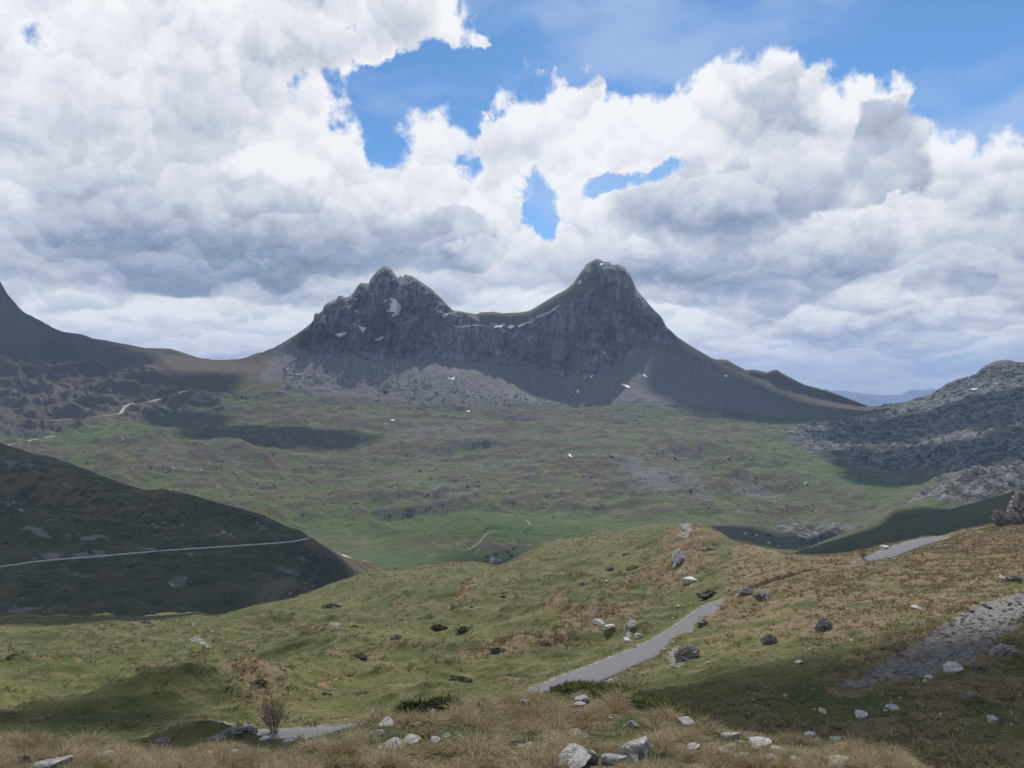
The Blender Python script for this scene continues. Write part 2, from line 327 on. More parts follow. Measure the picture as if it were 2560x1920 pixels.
# ---- road centre line (x, row, Y) through the near land
ROAD = [(380,1866,88),(500,1860,88.5),(620,1852,89.6),(740,1846,90.3),(850,1838,91.5),(1000,1836,92),(1160,1810,95),(1270,1776,99),(1365,1739,103.5),(1440,1701,112),(1500,1679,118),(1580,1645,130),(1640,1620,140),(1700,1585,154),(1755,1543,168),(1800,1512,180),(1880,1475,190),(1980,1440,194),(2090,1415,196),(2180,1400,199),(2235,1380,206),(2275,1364,216),(2320,1351,232),(2370,1345,252)]
rp = np.array([((x-CX)/F*y, y, (CY-r)/F*y-1.6*float(sstep(1795, 1840, x)*(1-sstep(2130, 2190, x)))) for x, r, y in ROAD])
def resample(P, step):
    P = np.array(P, float)
    for _ in range(2):      # corner cutting
        Q = [P[0]]
        for a, b in zip(P[:-1], P[1:]): Q += [0.75*a+0.25*b, 0.25*a+0.75*b]
        Q.append(P[-1]); P = np.array(Q)
    d = np.r_[0, np.cumsum(np.linalg.norm(np.diff(P, axis=0), axis=1))]
    s = np.arange(0, d[-1], step)
    return np.stack([np.interp(s, d, P[:, k]) for k in range(P.shape[1])], -1)
RP = resample(rp, 0.8)
RW = 2.6
def near_line(X, Y, P):
    """distance in plan to polyline P and height there"""
    best = np.full(X.shape, 1e9, np.float32); z = np.zeros(X.shape, np.float32)
    sel = (X > P[:, 0].min()-12) & (X < P[:, 0].max()+12) & (Y > P[:, 1].min()-12) & (Y < P[:, 1].max()+12)
    xx, yy = X[sel], Y[sel]; b = best[sel]; zz = z[sel]
    for p in P[::2]:
        d = (xx-p[0])**2+(yy-p[1])**2
        m = d < b; b = np.where(m, d, b); zz = np.where(m, p[2], zz)
    best[sel] = b; z[sel] = zz
    return np.sqrt(best), z
rd, rz = near_line(T.X, T.Y, RP)
sunk = sstep(1810, 1840, pt)*(1-sstep(2140, 2180, pt))
w = 1-sstep(RW+0.5, RW+4.2-2.4*sunk, rd)
T.Z = T.Z*(1-w)+(rz-0.12)*w
notroad = sstep(RW+0.3, RW+1.6, rd)
# masks of the near land
dry = hs*(.40+.50*sstep(-.22, .12, fbm(T.X/13, T.Y/9, 12, 4, .6)))
for (a, b, c, d, e, wt) in [(1700,1420,110,50,-30,1),(1560,1480,90,16,-35,1),(1420,1520,90,12,-28,.8),(1500,1560,120,28,-12,1),(1380,1610,60,12,-15,.9),(1240,1630,120,14,-15,.9),(1160,1500,80,16,-45,.9),(1240,1425,90,10,-35,.9),(700,1540,50,14,-10,1),(1000,1520,20,60,30,.5),(1100,1660,120,10,-18,.6),
                         (560,1735,90,22,0,1),(640,1770,80,30,25,.9),(820,1735,50,7,-25,.8),(780,1610,50,8,10,.8),(600,1635,50,7,0,.7),(950,1560,60,8,-25,.8),(1780,1370,60,24,30,.6),(1560,1350,160,14,-4,.4),(200,1620,100,8,0,.4),(1130,1410,60,8,0,.6),(880,1660,120,16,-10,.4),(250,1740,120,10,-15,.3),(1900,1430,120,40,0,.8)]:
    dry = np.maximum(dry, wt*blob(pt, rt, a, b, c, d, e))
rsm = ridged(X/13, Y/9, 2, 3, .5)
dry = np.maximum(dry, mead*(.42*sstep(.68, .86, rdg+.18*fbm(X/9, Y/7, 1, 3))+.18*sstep(.74, .88, rsm)))
dry = np.clip(dry-.8*hs*blob(pt, rt, 1800, 1700, 330, 90, -10)-.5*hs*blob(pt, rt, 2100, 1790, 250, 40), 0, 1)
trock = 0*pt
for (a, b, c, d, e, wt) in [(1715,1385,26,20,-40,1),(1720,1450,50,12,10,.8),(1500,1570,60,12,-10,.8),(1570,1575,22,18,-40,.9),(1690,1650,40,28,-30,1),(1890,1480,50,14,10,.7),(2100,1470,40,12,0,.6),(1590,1620,40,8,-30,.7),(830,1605,40,14,20,.8),(560,1835,75,22,-15,1),(620,1820,60,20,-15,1),(450,1855,80,10,-15,1),(780,1855,70,5,-8,.7),(420,1830,60,10,-18,.6),(500,1645,50,8,15,.9),(490,1580,30,10,-20,.7),(340,1570,30,8,10,.7),(2290,1385,30,8,-20,.8)]:
    trock = np.maximum(trock, wt*blob(pt, rt, a, b, c, d, e))
trock = np.clip(trock, 0, 1)
SCREE_POLY = [(2080,1735),(2200,1665),(2330,1590),(2440,1520),(2560,1480),(2700,1440),(2800,1480),(2700,1540),(2560,1570),(2440,1650),(2370,1690),(2300,1710),(2150,1735)]
sc = polymask(pt+14*perlin(pt/40, rt/30), rt+8*perlin(pt/25, rt/20+4), SCREE_POLY, 9)
# tussocky micro relief
tu = ridged(X/1.5, Y/1.5, 1, 2, .5)
T.Z = T.Z+notroad*((.10+.40*dry)*(1-sc)*(1.0-np.abs(perlin(X/1.1, Y/1.1, 2)))*1.0 + .22*fbm(X/3.2, Y/3.0, 4, 3, .6)+trock*(0.9*(ridged(X/3.0, Y/2.4, 5, 3, .6)-.3)))
T.Z = T.Z+notroad*sc*(.5*fbm(X/1.6, Y/1.3, 7, 3, .7))
ATT_T = dict(rock=trock, scree=sc, brown=dry, lush=np.clip(blob(pt, rt, 1700, 1330, 120, 15)+.8*blob(pt, rt, 1950, 1400, 90, 14, 10)+.5*blob(pt, rt, 500, 1690, 300, 40, -8), 0, 1), karst=(1-notroad))

# ================================================================== foreground knoll
xf = np.arange(-290, 2851, 3.0)
FCR = [(-290,1838),(0,1846),(41,1842),(81,1850),(175,1862),(252,1866),(309,1870),(366,1887),(407,1895),(488,1883),(549,1870),(610,1868),(651,1883),(683,1903),(712,1899),(753,1866),(793,1846),(861,1822),(922,1801),(995,1781),(1142,1765),(1247,1744),(1357,1732),(1430,1718),(1512,1718),(1553,1728),(1634,1748),(1700,1773),(1741,1790),(1802,1815),(1863,1827),(1945,1839),(2067,1847),(2148,1863),(2230,1888),(2270,1908),(2400,1985),(2560,2080),(2850,2250)]
kfx = [-290, 300, 700, 1000, 1400, 1800, 2200, 2560, 2850]
fr = prof(xf, FCR)
FC = [
 ([3000]*9, [1.6]*9),
 ([2150]*9, [4.6,4.6,5.0,5.2,5.4,5.2,5.0,4.8,4.6]),
 (np.maximum(fr+45, np.interp(xf, kfx, [1930,1930,1945,1900,1860,1900,1950,2080,2200])), np.interp(xf, kfx, [6.6,6.6,7.0,8.3,9.5,8.5,7.4,6.4,6.0])),
 (fr+1, np.interp(xf, kfx, [8.8,8.6,8.6,11.5,14.5,12.0,9.6,8.0,7.5])),
 ('back', 1.6, -0.9), ('back', 5, -4.5), ('back', 12, -9)]
FG = make_sheet(xf, kfx, FC, [30, 60, 100, 12, 14, 8])
X, Y = FG.X.copy(), FG.Y.copy()
FG.Z = FG.Z+.055*fbm(X/1.2, Y/1.0, 3, 4, .55)+.02*fbm(X/.25, Y/.25, 2, 2)
pf, rf = FG.px, FG.row
fdry = np.clip(.55+.9*fbm(X/1.4, Y/1.2, 8, 3)-.7*blob(pf, rf, 1150, 1840, 220, 40)-.5*blob(pf, rf, 560, 1905, 150, 20)-.3*blob(pf, rf, 2000, 1890, 200, 40), 0, 1)
ATT_F = dict(rock=0*pf, scree=0*pf, brown=fdry, lush=0.15+0*pf, karst=0*pf)
# ------------------------------------------------------------------ node helpers
class NG:
    def __init__(s, tree): s.t = tree; s.n = tree.nodes; s.l = tree.links
    def node(s, typ, **kw):
        nd = s.n.new(typ)
        for k, v in kw.items(): setattr(nd, k, v)
        return nd
    def put(s, sock, v):
        if v is None: return
        if hasattr(v, 'is_output'): s.l.new(v, sock)
        else:
            try: sock.default_value = v
            except Exception: sock.default_value = (v[0], v[1], v[2], 1.0)
    def math(s, op, a, b=None, c=None, clamp=False):
        nd = s.node('ShaderNodeMath', operation=op, use_clamp=clamp)
        s.put(nd.inputs[0], a); s.put(nd.inputs[1], b); s.put(nd.inputs[2], c); return nd.outputs[0]
    def add(s, a, b): return s.math('ADD', a, b)
    def sub(s, a, b): return s.math('SUBTRACT', a, b)
    def mul(s, a, b): return s.math('MULTIPLY', a, b)
    def mx(s, a, b): return s.math('MAXIMUM', a, b)
    def smooth(s, v, a, b, lo=0.0, hi=1.0):
        nd = s.node('ShaderNodeMapRange', interpolation_type='SMOOTHSTEP')
        s.put(nd.inputs['Value'], v); nd.inputs[1].default_value = a; nd.inputs[2].default_value = b
        nd.inputs[3].default_value = lo; nd.inputs[4].default_value = hi; return nd.outputs[0]
    def lin(s, v, a, b, lo=0.0, hi=1.0):
        nd = s.node('ShaderNodeMapRange'); nd.clamp = True
        s.put(nd.inputs['Value'], v); nd.inputs[1].default_value = a; nd.inputs[2].default_value = b
        nd.inputs[3].default_value = lo; nd.inputs[4].default_value = hi; return nd.outputs[0]
    def mix(s, f, a, b, blend='MIX'):
        nd = s.node('ShaderNodeMix', data_type='RGBA', blend_type=blend)
        s.put(nd.inputs[0], f); s.put(nd.inputs[6], a); s.put(nd.inputs[7], b); return nd.outputs[2]
    def noise(s, vec, scale, detail=4, rough=.55, dist=0.0, dim='3D', w=None, typ='FBM'):
        nd = s.node('ShaderNodeTexNoise', noise_dimensions=dim)
        try: nd.noise_type = typ
        except Exception: pass
        s.put(nd.inputs['Vector'], vec); nd.inputs['Scale'].default_value = scale
        nd.inputs['Detail'].default_value = detail; nd.inputs['Roughness'].default_value = rough
        nd.inputs['Distortion'].default_value = dist
        return nd.outputs['Fac'] if 'Fac' in nd.outputs else nd.outputs[0]
    def vor(s, vec, scale, feature='F1', rand=1.0, out='Distance', smooth=None):
        nd = s.node('ShaderNodeTexVoronoi', feature=feature)
        s.put(nd.inputs['Vector'], vec); nd.inputs['Scale'].default_value = scale; nd.inputs['Randomness'].default_value = rand
        return nd.outputs[out]
    def mapping(s, vec, loc=(0,0,0), rot=(0,0,0), sc=(1,1,1)):
        nd = s.node('ShaderNodeMapping'); s.put(nd.inputs[0], vec)
        nd.inputs[1].default_value = loc; nd.inputs[2].default_value = rot; nd.inputs[3].default_value = sc
        return nd.outputs[0]
    def attr(s, name):
        nd = s.node('ShaderNodeAttribute', attribute_name=name); return nd.outputs['Fac']
    def bump(s, h, strength, dist):
        nd = s.node('ShaderNodeBump'); s.put(nd.inputs['Height'], h); nd.inputs['Strength'].default_value = strength; nd.inputs['Distance'].default_value = dist
        return nd.outputs[0]

def new_mat(name):
    m = bpy.data.materials.new(name); m.use_nodes = True
    g = NG(m.node_tree); b = m.node_tree.nodes['Principled BSDF']
    b.inputs['Specular IOR Level'].default_value = 0.15; b.inputs['Roughness'].default_value = 0.9
    return m, g, b

def c3(r, gg, b): return (r, gg, b, 1.0)

def land_material(name, s, green, olive, dry, brown, greenlush, rocka, rockb, screecol, tuft=0.0, speck=1.0, bumpd=1.0, karst_gain=1.0, rkgain=1.35):
    """s: metres of the larger patches"""
    m, g, b = new_mat(name)
    P = g.node('ShaderNodeNewGeometry').outputs['Position']
    n1 = g.noise(P, 1.0/s, 6, .6, .6); n2 = g.noise(P, 4.5/s, 6, .6, .3); n3 = g.noise(P, 22.0/s, 5, .65)
    Pst = g.mapping(P, sc=(1, 2.2, 1)); n4 = g.noise(Pst, 2.1/s, 7, .68, 1.0)
    rk, sr, br, lu, ka = [g.attr(a) for a in ('rock', 'scree', 'brown', 'lush', 'karst')]
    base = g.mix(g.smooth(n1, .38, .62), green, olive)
    base = g.mix(g.mul(g.smooth(n4, .50, .66), .75), base, dry)
    base = g.mix(g.mul(lu, .8), base, greenlush)
    bm = g.smooth(g.add(g.mul(br, .9), g.mul(g.sub(n2, .5), 1.6)), .35, .62)
    base = g.mix(bm, base, brown)
    base = g.mix(g.mul(g.smooth(n3, .42, .66), .38), base, g.mix(.5, base, c3(0.015, 0.018, 0.008)))
    base = g.mix(g.mul(g.smooth(n3, .46, .30), .30), base, g.mix(.5, base, dry))
    # heath / shrubs as fine dark specks
    sp = g.noise(g.mapping(P, sc=(1, .6, 1)), 9.0/s, 3, .6)
    base = g.mix(g.mul(g.smooth(g.add(sp, g.mul(g.sub(n1, .5), .3)), .62, .68), .8*speck), base, c3(0.018, 0.022, 0.012))
    # scattered stones
    st = g.noise(Pst, 16.0/s, 6, .7)
    scn = g.add(g.mul(g.mx(sr, g.mul(g.smooth(n1, .58, .75), .3)), 1.0), g.mul(g.sub(n2, .5), 1.3))
    scm = g.smooth(scn, .38, .72)
    rockc = g.mix(g.smooth(st, .35, .65), rocka, rockb)
    sk = g.noise(g.mapping(P, sc=(1/(s*.22), 1/(s*1.8), 1/(s*1.5))), 1.0, 5, .65)
    screecol = g.mix(g.smooth(sk, .40, .62), screecol, g.mix(.6, screecol, brown))
    base = g.mix(scm, base, g.mix(g.smooth(n3, .35, .6), screecol, g.mix(.5, rocka, rockc)))
    if not karst_gain: base = g.mix(g.smooth(g.add(ka, g.mul(g.sub(n3, .5), 1.2)), .55, .85), base, g.mix(g.smooth(st, .4, .6), c3(.10,.09,.075), c3(.24,.225,.20)))
    # rock
    str_ = g.noise(g.mapping(P, sc=(1.6, 1.6, .45)), 3.2/s, 8, .7, .8)
    rc = g.mix(g.smooth(str_, .32, .68), rocka, rockb)
    if karst_gain:
        ck = g.noise(g.mapping(P, sc=(1/17, 1/26, 1/85)), 1.0, 5, .6, .5); crack = g.smooth(g.math('ABSOLUTE', g.sub(ck, .5)), .0, .045)
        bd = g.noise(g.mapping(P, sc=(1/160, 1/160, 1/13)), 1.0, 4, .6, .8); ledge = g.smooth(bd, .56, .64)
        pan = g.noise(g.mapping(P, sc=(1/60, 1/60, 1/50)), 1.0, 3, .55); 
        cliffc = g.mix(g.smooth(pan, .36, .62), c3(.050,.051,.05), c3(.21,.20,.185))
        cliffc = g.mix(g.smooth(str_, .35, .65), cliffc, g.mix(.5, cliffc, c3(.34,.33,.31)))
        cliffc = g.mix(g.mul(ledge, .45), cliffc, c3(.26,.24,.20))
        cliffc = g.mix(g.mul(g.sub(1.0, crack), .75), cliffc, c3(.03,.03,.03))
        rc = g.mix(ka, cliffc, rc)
    if False: rc = g.mix(ka, g.mix(.45, g.mix(g.smooth(str_, .32, .68), c3(.085,.085,.08), c3(.21,.205,.195)), c3(.12,.12,.115)), rc)
    kmask = g.smooth(g.add(g.mul(ka, .55), g.add(g.mul(g.sub(n4, .5), 3.6), g.mul(g.sub(n3, .5), 1.6))), .40, .66)
    kk = g.mix(kmask, g.mix(.6, olive, c3(0.02, 0.024, 0.016)), rc)
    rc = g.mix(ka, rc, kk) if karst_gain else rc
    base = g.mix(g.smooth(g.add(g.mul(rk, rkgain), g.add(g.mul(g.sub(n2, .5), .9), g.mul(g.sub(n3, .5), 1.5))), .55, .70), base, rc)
    g.put(b.inputs['Base Color'], base)
    h = g.add(g.add(g.mul(n2, .8), g.mul(n3, .6)), g.add(g.mul(st, .5), g.mul(str_, g.mul(rk, 2.0))))
    g.put(b.inputs['Normal'], g.bump(h, 1.0, bumpd))
    return m

M_far = land_material('mountain_land', 60.0, c3(.066,.092,.030), c3(.104,.106,.046), c3(.20,.18,.09), c3(.105,.086,.057), c3(.074,.125,.030), c3(.10,.10,.097), c3(.31,.305,.29), c3(.10,.087,.075), bumpd=5.0, speck=.8)
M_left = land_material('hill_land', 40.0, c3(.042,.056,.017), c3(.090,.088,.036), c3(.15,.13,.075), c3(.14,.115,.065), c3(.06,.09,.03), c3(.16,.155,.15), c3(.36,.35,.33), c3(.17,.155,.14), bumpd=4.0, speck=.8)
M_near = land_material('meadow_land', 16.0, c3(.062,.074,.020), c3(.102,.097,.034), c3(.165,.135,.065), c3(.155,.115,.062), c3(.06,.09,.02), c3(.15,.14,.13), c3(.25,.24,.225), c3(.075,.07,.068), bumpd=.35, speck=.25, karst_gain=0, rkgain=.85)
M_fore = land_material('knoll_land', 1.6, c3(.030,.042,.012), c3(.05,.052,.02), c3(.11,.085,.045), c3(.12,.09,.05), c3(.05,.08,.02), c3(.2,.19,.18), c3(.45,.43,.4), c3(.2,.18,.15), bumpd=.05, speck=.3, karst_gain=0)

# ray casting onto the finished land
def bvh_of(S, r0=0, r1=None, c0=0, c1=None):
    Xs, Ys, Zs = S.X[r0:r1, c0:c1], S.Y[r0:r1, c0:c1], S.Z[r0:r1, c0:c1]
    V = np.stack([Xs, Ys, Zs], -1).reshape(-1, 3); f = grid_faces(*Xs.shape)
    return BVHTree.FromPolygons(V.tolist(), f.tolist())
BV = {}
def surf(which, x, row):
    """point and normal where the sight line through (x, row) meets one of the land sheets"""
    if which not in BV: BV[which] = bvh_of(dict(K=K, L=L, R=RH, T=T, F=FG)[which])
    d = Vector(((x-CX)/F, 1.0, (CY-row)/F)).normalized()
    h = BV[which].ray_cast(Vector((0, 0, 0)), d)
    if h[0] is None: return None
    n = h[1]
    if n.z < 0 : n = -n
    return h[0], n
def drop(which, X, Y):
    if which not in BV: surf(which, 1280, 1500)
    h = BV[which].ray_cast(Vector((X, Y, 900)), Vector((0, 0, -1)))
    if h[0] is None: return None
    return h[0], (h[1] if h[1].z > 0 else -h[1])


# ---- roads and tracks crossing the land: line in the picture plan, width, on which sheet
def line_on(which, pts, lift=0.0, sm=9):
    out = []
    P = resample(np.array(pts, float), 3.0)
    for x, r in P:
        h = surf(which, x, r)
        if h is not None: out.append(h[0][:])
    A = np.array(out)
    k = min(sm, len(A)//2*2-1)
    if k >= 3:
        B = A.copy()
        for j in range(3): B[:, j] = np.convolve(np.pad(A[:, j], k//2, mode='edge'), np.ones(k)/k, 'valid')
        A = B
    d = np.r_[0, np.cumsum(np.linalg.norm(np.diff(A, axis=0), axis=1))]
    s_ = np.arange(0, d[-1], 2.0)
    return np.stack([np.interp(s_, d, A[:, j]) for j in range(3)], -1)
FAR_ROADS = [
 ('L', 2.7, 'pale', [(-80,1427),(0,1417),(104,1401),(235,1392),(407,1376),(565,1366),(700,1357),(745,1352),(770,1346),(782,1342)]),
 ('L', 2.4, 'pale', [(840,1379),(859,1390),(890,1398),(927,1405),(960,1411)]),
 ('K', 3.6, 'pale', [(280,930),(300,925),(330,919),(412,914),(440,913)]),
 ('K', 3.6, 'pale', [(503,973),(480,974),(459,978),(428,988),(400,996),(385,1003),(360,1006),(334,1007),(315,1014),(307,1019),(303,1027),(311,1033),(280,1037),(218,1044),(117,1053)]),
 ('K', 3.4, 'pale', [(117,1064),(138,1058)]),
 ('K', 3.8, 'pale', [(150,1088),(117,1093),(75,1101),(35,1110),(-20,1120)]),
 ('K', 1.8, 'dirt', [(1463,1000),(1504,1008),(1564,1011),(1643,1010),(1694,1008)]),
 ('K', 1.1, 'dirt', [(1160,1380),(1185,1368),(1205,1352),(1213,1336),(1225,1329),(1250,1327)]),
 ('K', 1.1, 'dirt', [(1316,1300),(1322,1308),(1328,1317)]),
]
ROADLINES = []
for wh, wd, kd, pts in FAR_ROADS:
    A = line_on(wh, pts); ROADLINES.append((wh, wd, kd, A))
    S = dict(K=K, L=L)[wh]
    blend = 6.0 if wh == 'L' else 9.0
    sel = (S.X > A[:, 0].min()-25) & (S.X < A[:, 0].max()+25) & (S.Y > A[:, 1].min()-25) & (S.Y < A[:, 1].max()+25)
    xx, yy, zz = S.X[sel], S.Y[sel], S.Z[sel]
    bd = np.full(xx.shape, 1e9); bz = np.zeros(xx.shape)
    for p in A[::2]:
        d = (xx-p[0])**2+(yy-p[1])**2; m = d < bd; bd = np.where(m, d, bd); bz = np.where(m, p[2], bz)
    w_ = 1-sstep(wd*1.1+1, wd*1.1+blend, np.sqrt(bd))
    S.Z[sel] = zz*(1-w_)+(bz-.35)*w_
# split the far sheet into its named pieces
cm = (K.t[:-1, :-1]+0.5)
is_mt = cm >= K.knot[8]
is_ka = K.px[:-1, :-1] > 2185
sheet_object('valley', K, M_far, ATT_K, ~is_mt)
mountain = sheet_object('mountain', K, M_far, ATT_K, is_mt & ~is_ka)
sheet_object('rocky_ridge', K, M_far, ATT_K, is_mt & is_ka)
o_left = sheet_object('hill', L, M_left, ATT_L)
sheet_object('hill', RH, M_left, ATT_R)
o_mead = sheet_object('meadow', T, M_near, ATT_T, None)
o_knoll = sheet_object('knoll', FG, M_fore, ATT_F)

# ---- distant range and base ground
def ridge_range(name, Yd, pts, depth, zb):
    xs_ = np.arange(1500, 2800, 3.0); rows = prof(xs_, pts)
    Xr = Yd*(xs_-CX)/F; Zr = Yd*(CY-rows)/F
    prof_s = np.linspace(0, 1, 40)
    V = []
    for s_ in prof_s:
        e = 1-abs(2*s_-1)
        z = zb+(Zr-zb)*e
        nz = 260*(ridged(Xr/1500+s_*2, np.full_like(Xr, s_*5), 4, 4)-.6)*min(1, 4*(1-e))*(e > 0.01)
        V.append(np.stack([Xr, np.full_like(Xr, Yd-depth+2*depth*s_), z+nz], -1))
    V = np.array(V); nr, nc = V.shape[:2]
    me = np_mesh(name, V.reshape(-1, 3), grid_faces(nr, nc))
    m, g, b = new_mat(name+'_rock')
    P = g.node('ShaderNodeNewGeometry').outputs['Position']
    nn = g.noise(P, .0012, 8, .65)
    hz = g.lin(g.node('ShaderNodeSeparateXYZ').outputs[2], 0, 1)
    sp = g.node('ShaderNodeSeparateXYZ'); g.put(sp.inputs[0], P)
    snow = g.smooth(g.add(g.mul(sp.outputs[2], .002), g.mul(nn, 1.6)), 1.05, 1.25)
    g.put(b.inputs['Base Color'], g.mix(snow, g.mix(g.smooth(nn, .4, .6), c3(.06,.07,.05), c3(.13,.12,.11)), c3(.6,.62,.66)))
    return tag(link(name, me, m), kind='structure')
ridge_range('distant_mountains', 17000, [(1500,1010),(1900,990),(2040,975),(2063,969),(2080,976),(2113,975),(2150,980),(2185,984),(2203,985),(2230,984),(2254,986),(2268,977),(2284,971),(2300,974),(2316,972),(2331,969),(2345,975),(2380,985),(2500,980),(2800,990)], 1800, -900)
gv = np.array([[-16000, -3000, -900], [16000, -3000, -900], [16000, 20500, -900], [-16000, 20500, -900]])
gm, gg_, gb = new_mat('lowland'); gb.inputs['Base Color'].default_value = c3(.05, .06, .035)
tag(link('ground', np_mesh('ground', gv, np.array([[0, 1, 2, 3]])), gm), kind='structure')

# ---- haze
def box_mesh(name, a, b):
    x0, y0, z0 = a; x1, y1, z1 = b
    v = [(x0,y0,z0),(x1,y0,z0),(x1,y1,z0),(x0,y1,z0),(x0,y0,z1),(x1,y0,z1),(x1,y1,z1),(x0,y1,z1)]
    f = [(0,3,2,1),(4,5,6,7),(0,1,5,4),(1,2,6,5),(2,3,7,6),(3,0,4,7)]
    return np_mesh(name, np.array(v), np.array(f), smooth=False)
hm = bpy.data.materials.new('haze_air'); hm.use_nodes = True
hm.node_tree.nodes.clear()
hg = NG(hm.node_tree); out = hg.node('ShaderNodeOutputMaterial'); pv = hg.node('ShaderNodeVolumePrincipled')
pv.inputs['Color'].default_value = c3(.42, .62, 1.0); pv.inputs['Density'].default_value = HAZE = 7.2e-5
pv.inputs['Anisotropy'].default_value = 0.0
hg.l.new(pv.outputs[0], out.inputs['Volume'])
tag(link('haze', box_mesh('haze', (-16500, -3500, -902), (16500, 21000, 455)), hm), kind='stuff')

# ------------------------------------------------------------------ light, camera, world
sun = bpy.data.lights.new('sun', 'SUN'); sun.energy = 5.0; sun.angle = R(0.5); sun.color = (1.0, .955, .89)
so = bpy.data.objects.new('sun', sun); COL.objects.link(so)
so.rotation_euler = (-SUN).to_track_quat('-Z', 'Y').to_euler()
cam = bpy.data.cameras.new('camera'); co = bpy.data.objects.new('camera', cam); COL.objects.link(co)
cam.sensor_width = 36.0; cam.lens = 36.0*2000/2560; cam.clip_start = .3; cam.clip_end = 60000
co.rotation_euler = (R(90), 0, 0); SC.camera = co
SC.view_settings.view_transform = 'Standard'; SC.view_settings.look = 'None'
SC.view_settings.exposure = 0.12; SC.view_settings.gamma = 1.0
SC.cycles.max_bounces = 5; SC.cycles.diffuse_bounces = 2; SC.cycles.volume_bounces = 0; SC.cycles.transparent_max_bounces = 16
SC.cycles.use_denoising = True

# ------------------------------------------------------------------ sky with clouds (world)
W = bpy.data.worlds.new('World'); SC.world = W; W.use_nodes = True
W.node_tree.nodes.clear(); w = NG(W.node_tree)
tc = w.node('ShaderNodeTexCoord').outputs['Generated']
sx = w.node('ShaderNodeSeparateXYZ'); w.put(sx.inputs[0], tc)
dx, dy, dz = sx.outputs
hyp = w.math('SQRT', w.add(w.mul(dx, dx), w.mul(dy, dy)))
az = w.math('ARCTAN2', dx, dy)
te = w.math('DIVIDE', dz, w.mx(hyp, .02))
cb = w.node('ShaderNodeCombineXYZ'); w.put(cb.inputs[0], az); w.put(cb.inputs[1], te)
AE = cb.outputs[0]
def toae(x, r):
    a = math.atan((x-CX)/F); return a, (CY-r)/F*math.cos(a)
def gblob(x, r, rx, ry, ang=0.0):
    """soft round patch in direction space, 1 in its middle"""
    a, t = toae(x, r)
    nd = w.node('ShaderNodeMapping', vector_type='TEXTURE'); w.put(nd.inputs[0], AEW)
    nd.inputs[1].default_value = (a, t, 0); nd.inputs[2].default_value = (0, 0, R(ang)); nd.inputs[3].default_value = (rx/F, ry/F, 1)
    gr = w.node('ShaderNodeTexGradient', gradient_type='SPHERICAL'); w.put(gr.inputs[0], nd.outputs[0])
    return w.smooth(gr.outputs['Fac'], 0, 1)
# gentle warp so the patches lose their round outline
wn = w.node('ShaderNodeTexNoise', noise_dimensions='2D'); w.put(wn.inputs[0], AE); wn.inputs['Scale'].default_value = 9.0; wn.inputs['Detail'].default_value = 6; wn.inputs['Roughness'].default_value = .62
wv = w.node('ShaderNodeVectorMath', operation='MULTIPLY_ADD'); w.put(wv.inputs[0], wn.outputs['Color']); wv.inputs[1].default_value = (.085, .075, 0); 
off = w.node('ShaderNodeVectorMath', operation='ADD'); w.put(off.inputs[0], AE); off.inputs[1].default_value = (-.0425, -.0375, 0)
w.put(wv.inputs[2], off.outputs[0]); AEW = wv.outputs[0]
# cloud noise group
ng = bpy.data.node_groups.new('cloud_noise', 'ShaderNodeTree')
ng.interface.new_socket('Vector', in_out='INPUT', socket_type='NodeSocketVector')
ng.interface.new_socket('Value', in_out='OUTPUT', socket_type='NodeSocketFloat')
ng.interface.new_socket('Shade', in_out='OUTPUT', socket_type='NodeSocketFloat')
q = NG(ng); gi = q.node('NodeGroupInput'); go = q.node('NodeGroupOutput')
sp = q.node('ShaderNodeSeparateXYZ'); q.put(sp.inputs[0], gi.outputs[0])
lt = q.mul(q.math('LOGARITHM', q.mx(q.add(sp.outputs[1], .10), .02), math.e), .36)
cbn = q.node('ShaderNodeCombineXYZ'); q.put(cbn.inputs[0], sp.outputs[0]); q.put(cbn.inputs[1], lt); cbn.inputs[2].default_value = 3.7
V0 = cbn.outputs[0]
nA = q.noise(V0, 6.5, 7, .55, .0, dim='2D')
vv = q.node('ShaderNodeTexNoise', noise_dimensions='2D'); q.put(vv.inputs[0], V0); vv.inputs['Scale'].default_value = 14; vv.inputs['Detail'].default_value = 4
vm = q.node('ShaderNodeVectorMath', operation='MULTIPLY_ADD'); q.put(vm.inputs[0], vv.outputs['Color']); vm.inputs[1].default_value = (.07, .07, .0); q.put(vm.inputs[2], V0)
def cells(scale, sm, seedoff):
    ad = q.node('ShaderNodeVectorMath', operation='ADD'); q.put(ad.inputs[0], vm.outputs[0]); ad.inputs[1].default_value = (seedoff, seedoff*.7, 0)
    nd = q.node('ShaderNodeTexVoronoi', feature='SMOOTH_F1' if sm else 'F1', voronoi_dimensions='2D'); q.put(nd.inputs['Vector'], ad.outputs[0]); nd.inputs['Scale'].default_value = scale
    if sm: nd.inputs['Smoothness'].default_value = sm
    lo = q.node('ShaderNodeVectorMath', operation='SUBTRACT'); q.put(lo.inputs[0], ad.outputs[0]); q.put(lo.inputs[1], nd.outputs['Position'])
    sp2 = q.node('ShaderNodeSeparateXYZ'); q.put(sp2.inputs[0], lo.outputs[0])
    v_ = q.mul(sp2.outputs[1], scale)
    return nd.outputs['Distance'], v_
fine = q.sub(q.noise(V0, 40, 4, .6, 0, dim='2D'), .5)
dA, vA = cells(5.5, .35, 0.0); dB, vB = cells(13.0, .25, 3.1); dC, vC = cells(31.0, .2, 7.7)
tot = q.add(q.mul(nA, 1.0), q.add(q.add(q.mul(q.sub(.45, dB), .26), q.mul(q.sub(.45, dC), .12)), q.add(.12, q.mul(fine, .34))))
q.put(go.inputs[0], tot)
shA = q.sub(q.smooth(q.add(vA, q.mul(fine, .5)), -.42, .50), .5)
shB = q.sub(q.smooth(q.add(vB, q.mul(fine, .8)), -.45, .45), .5)
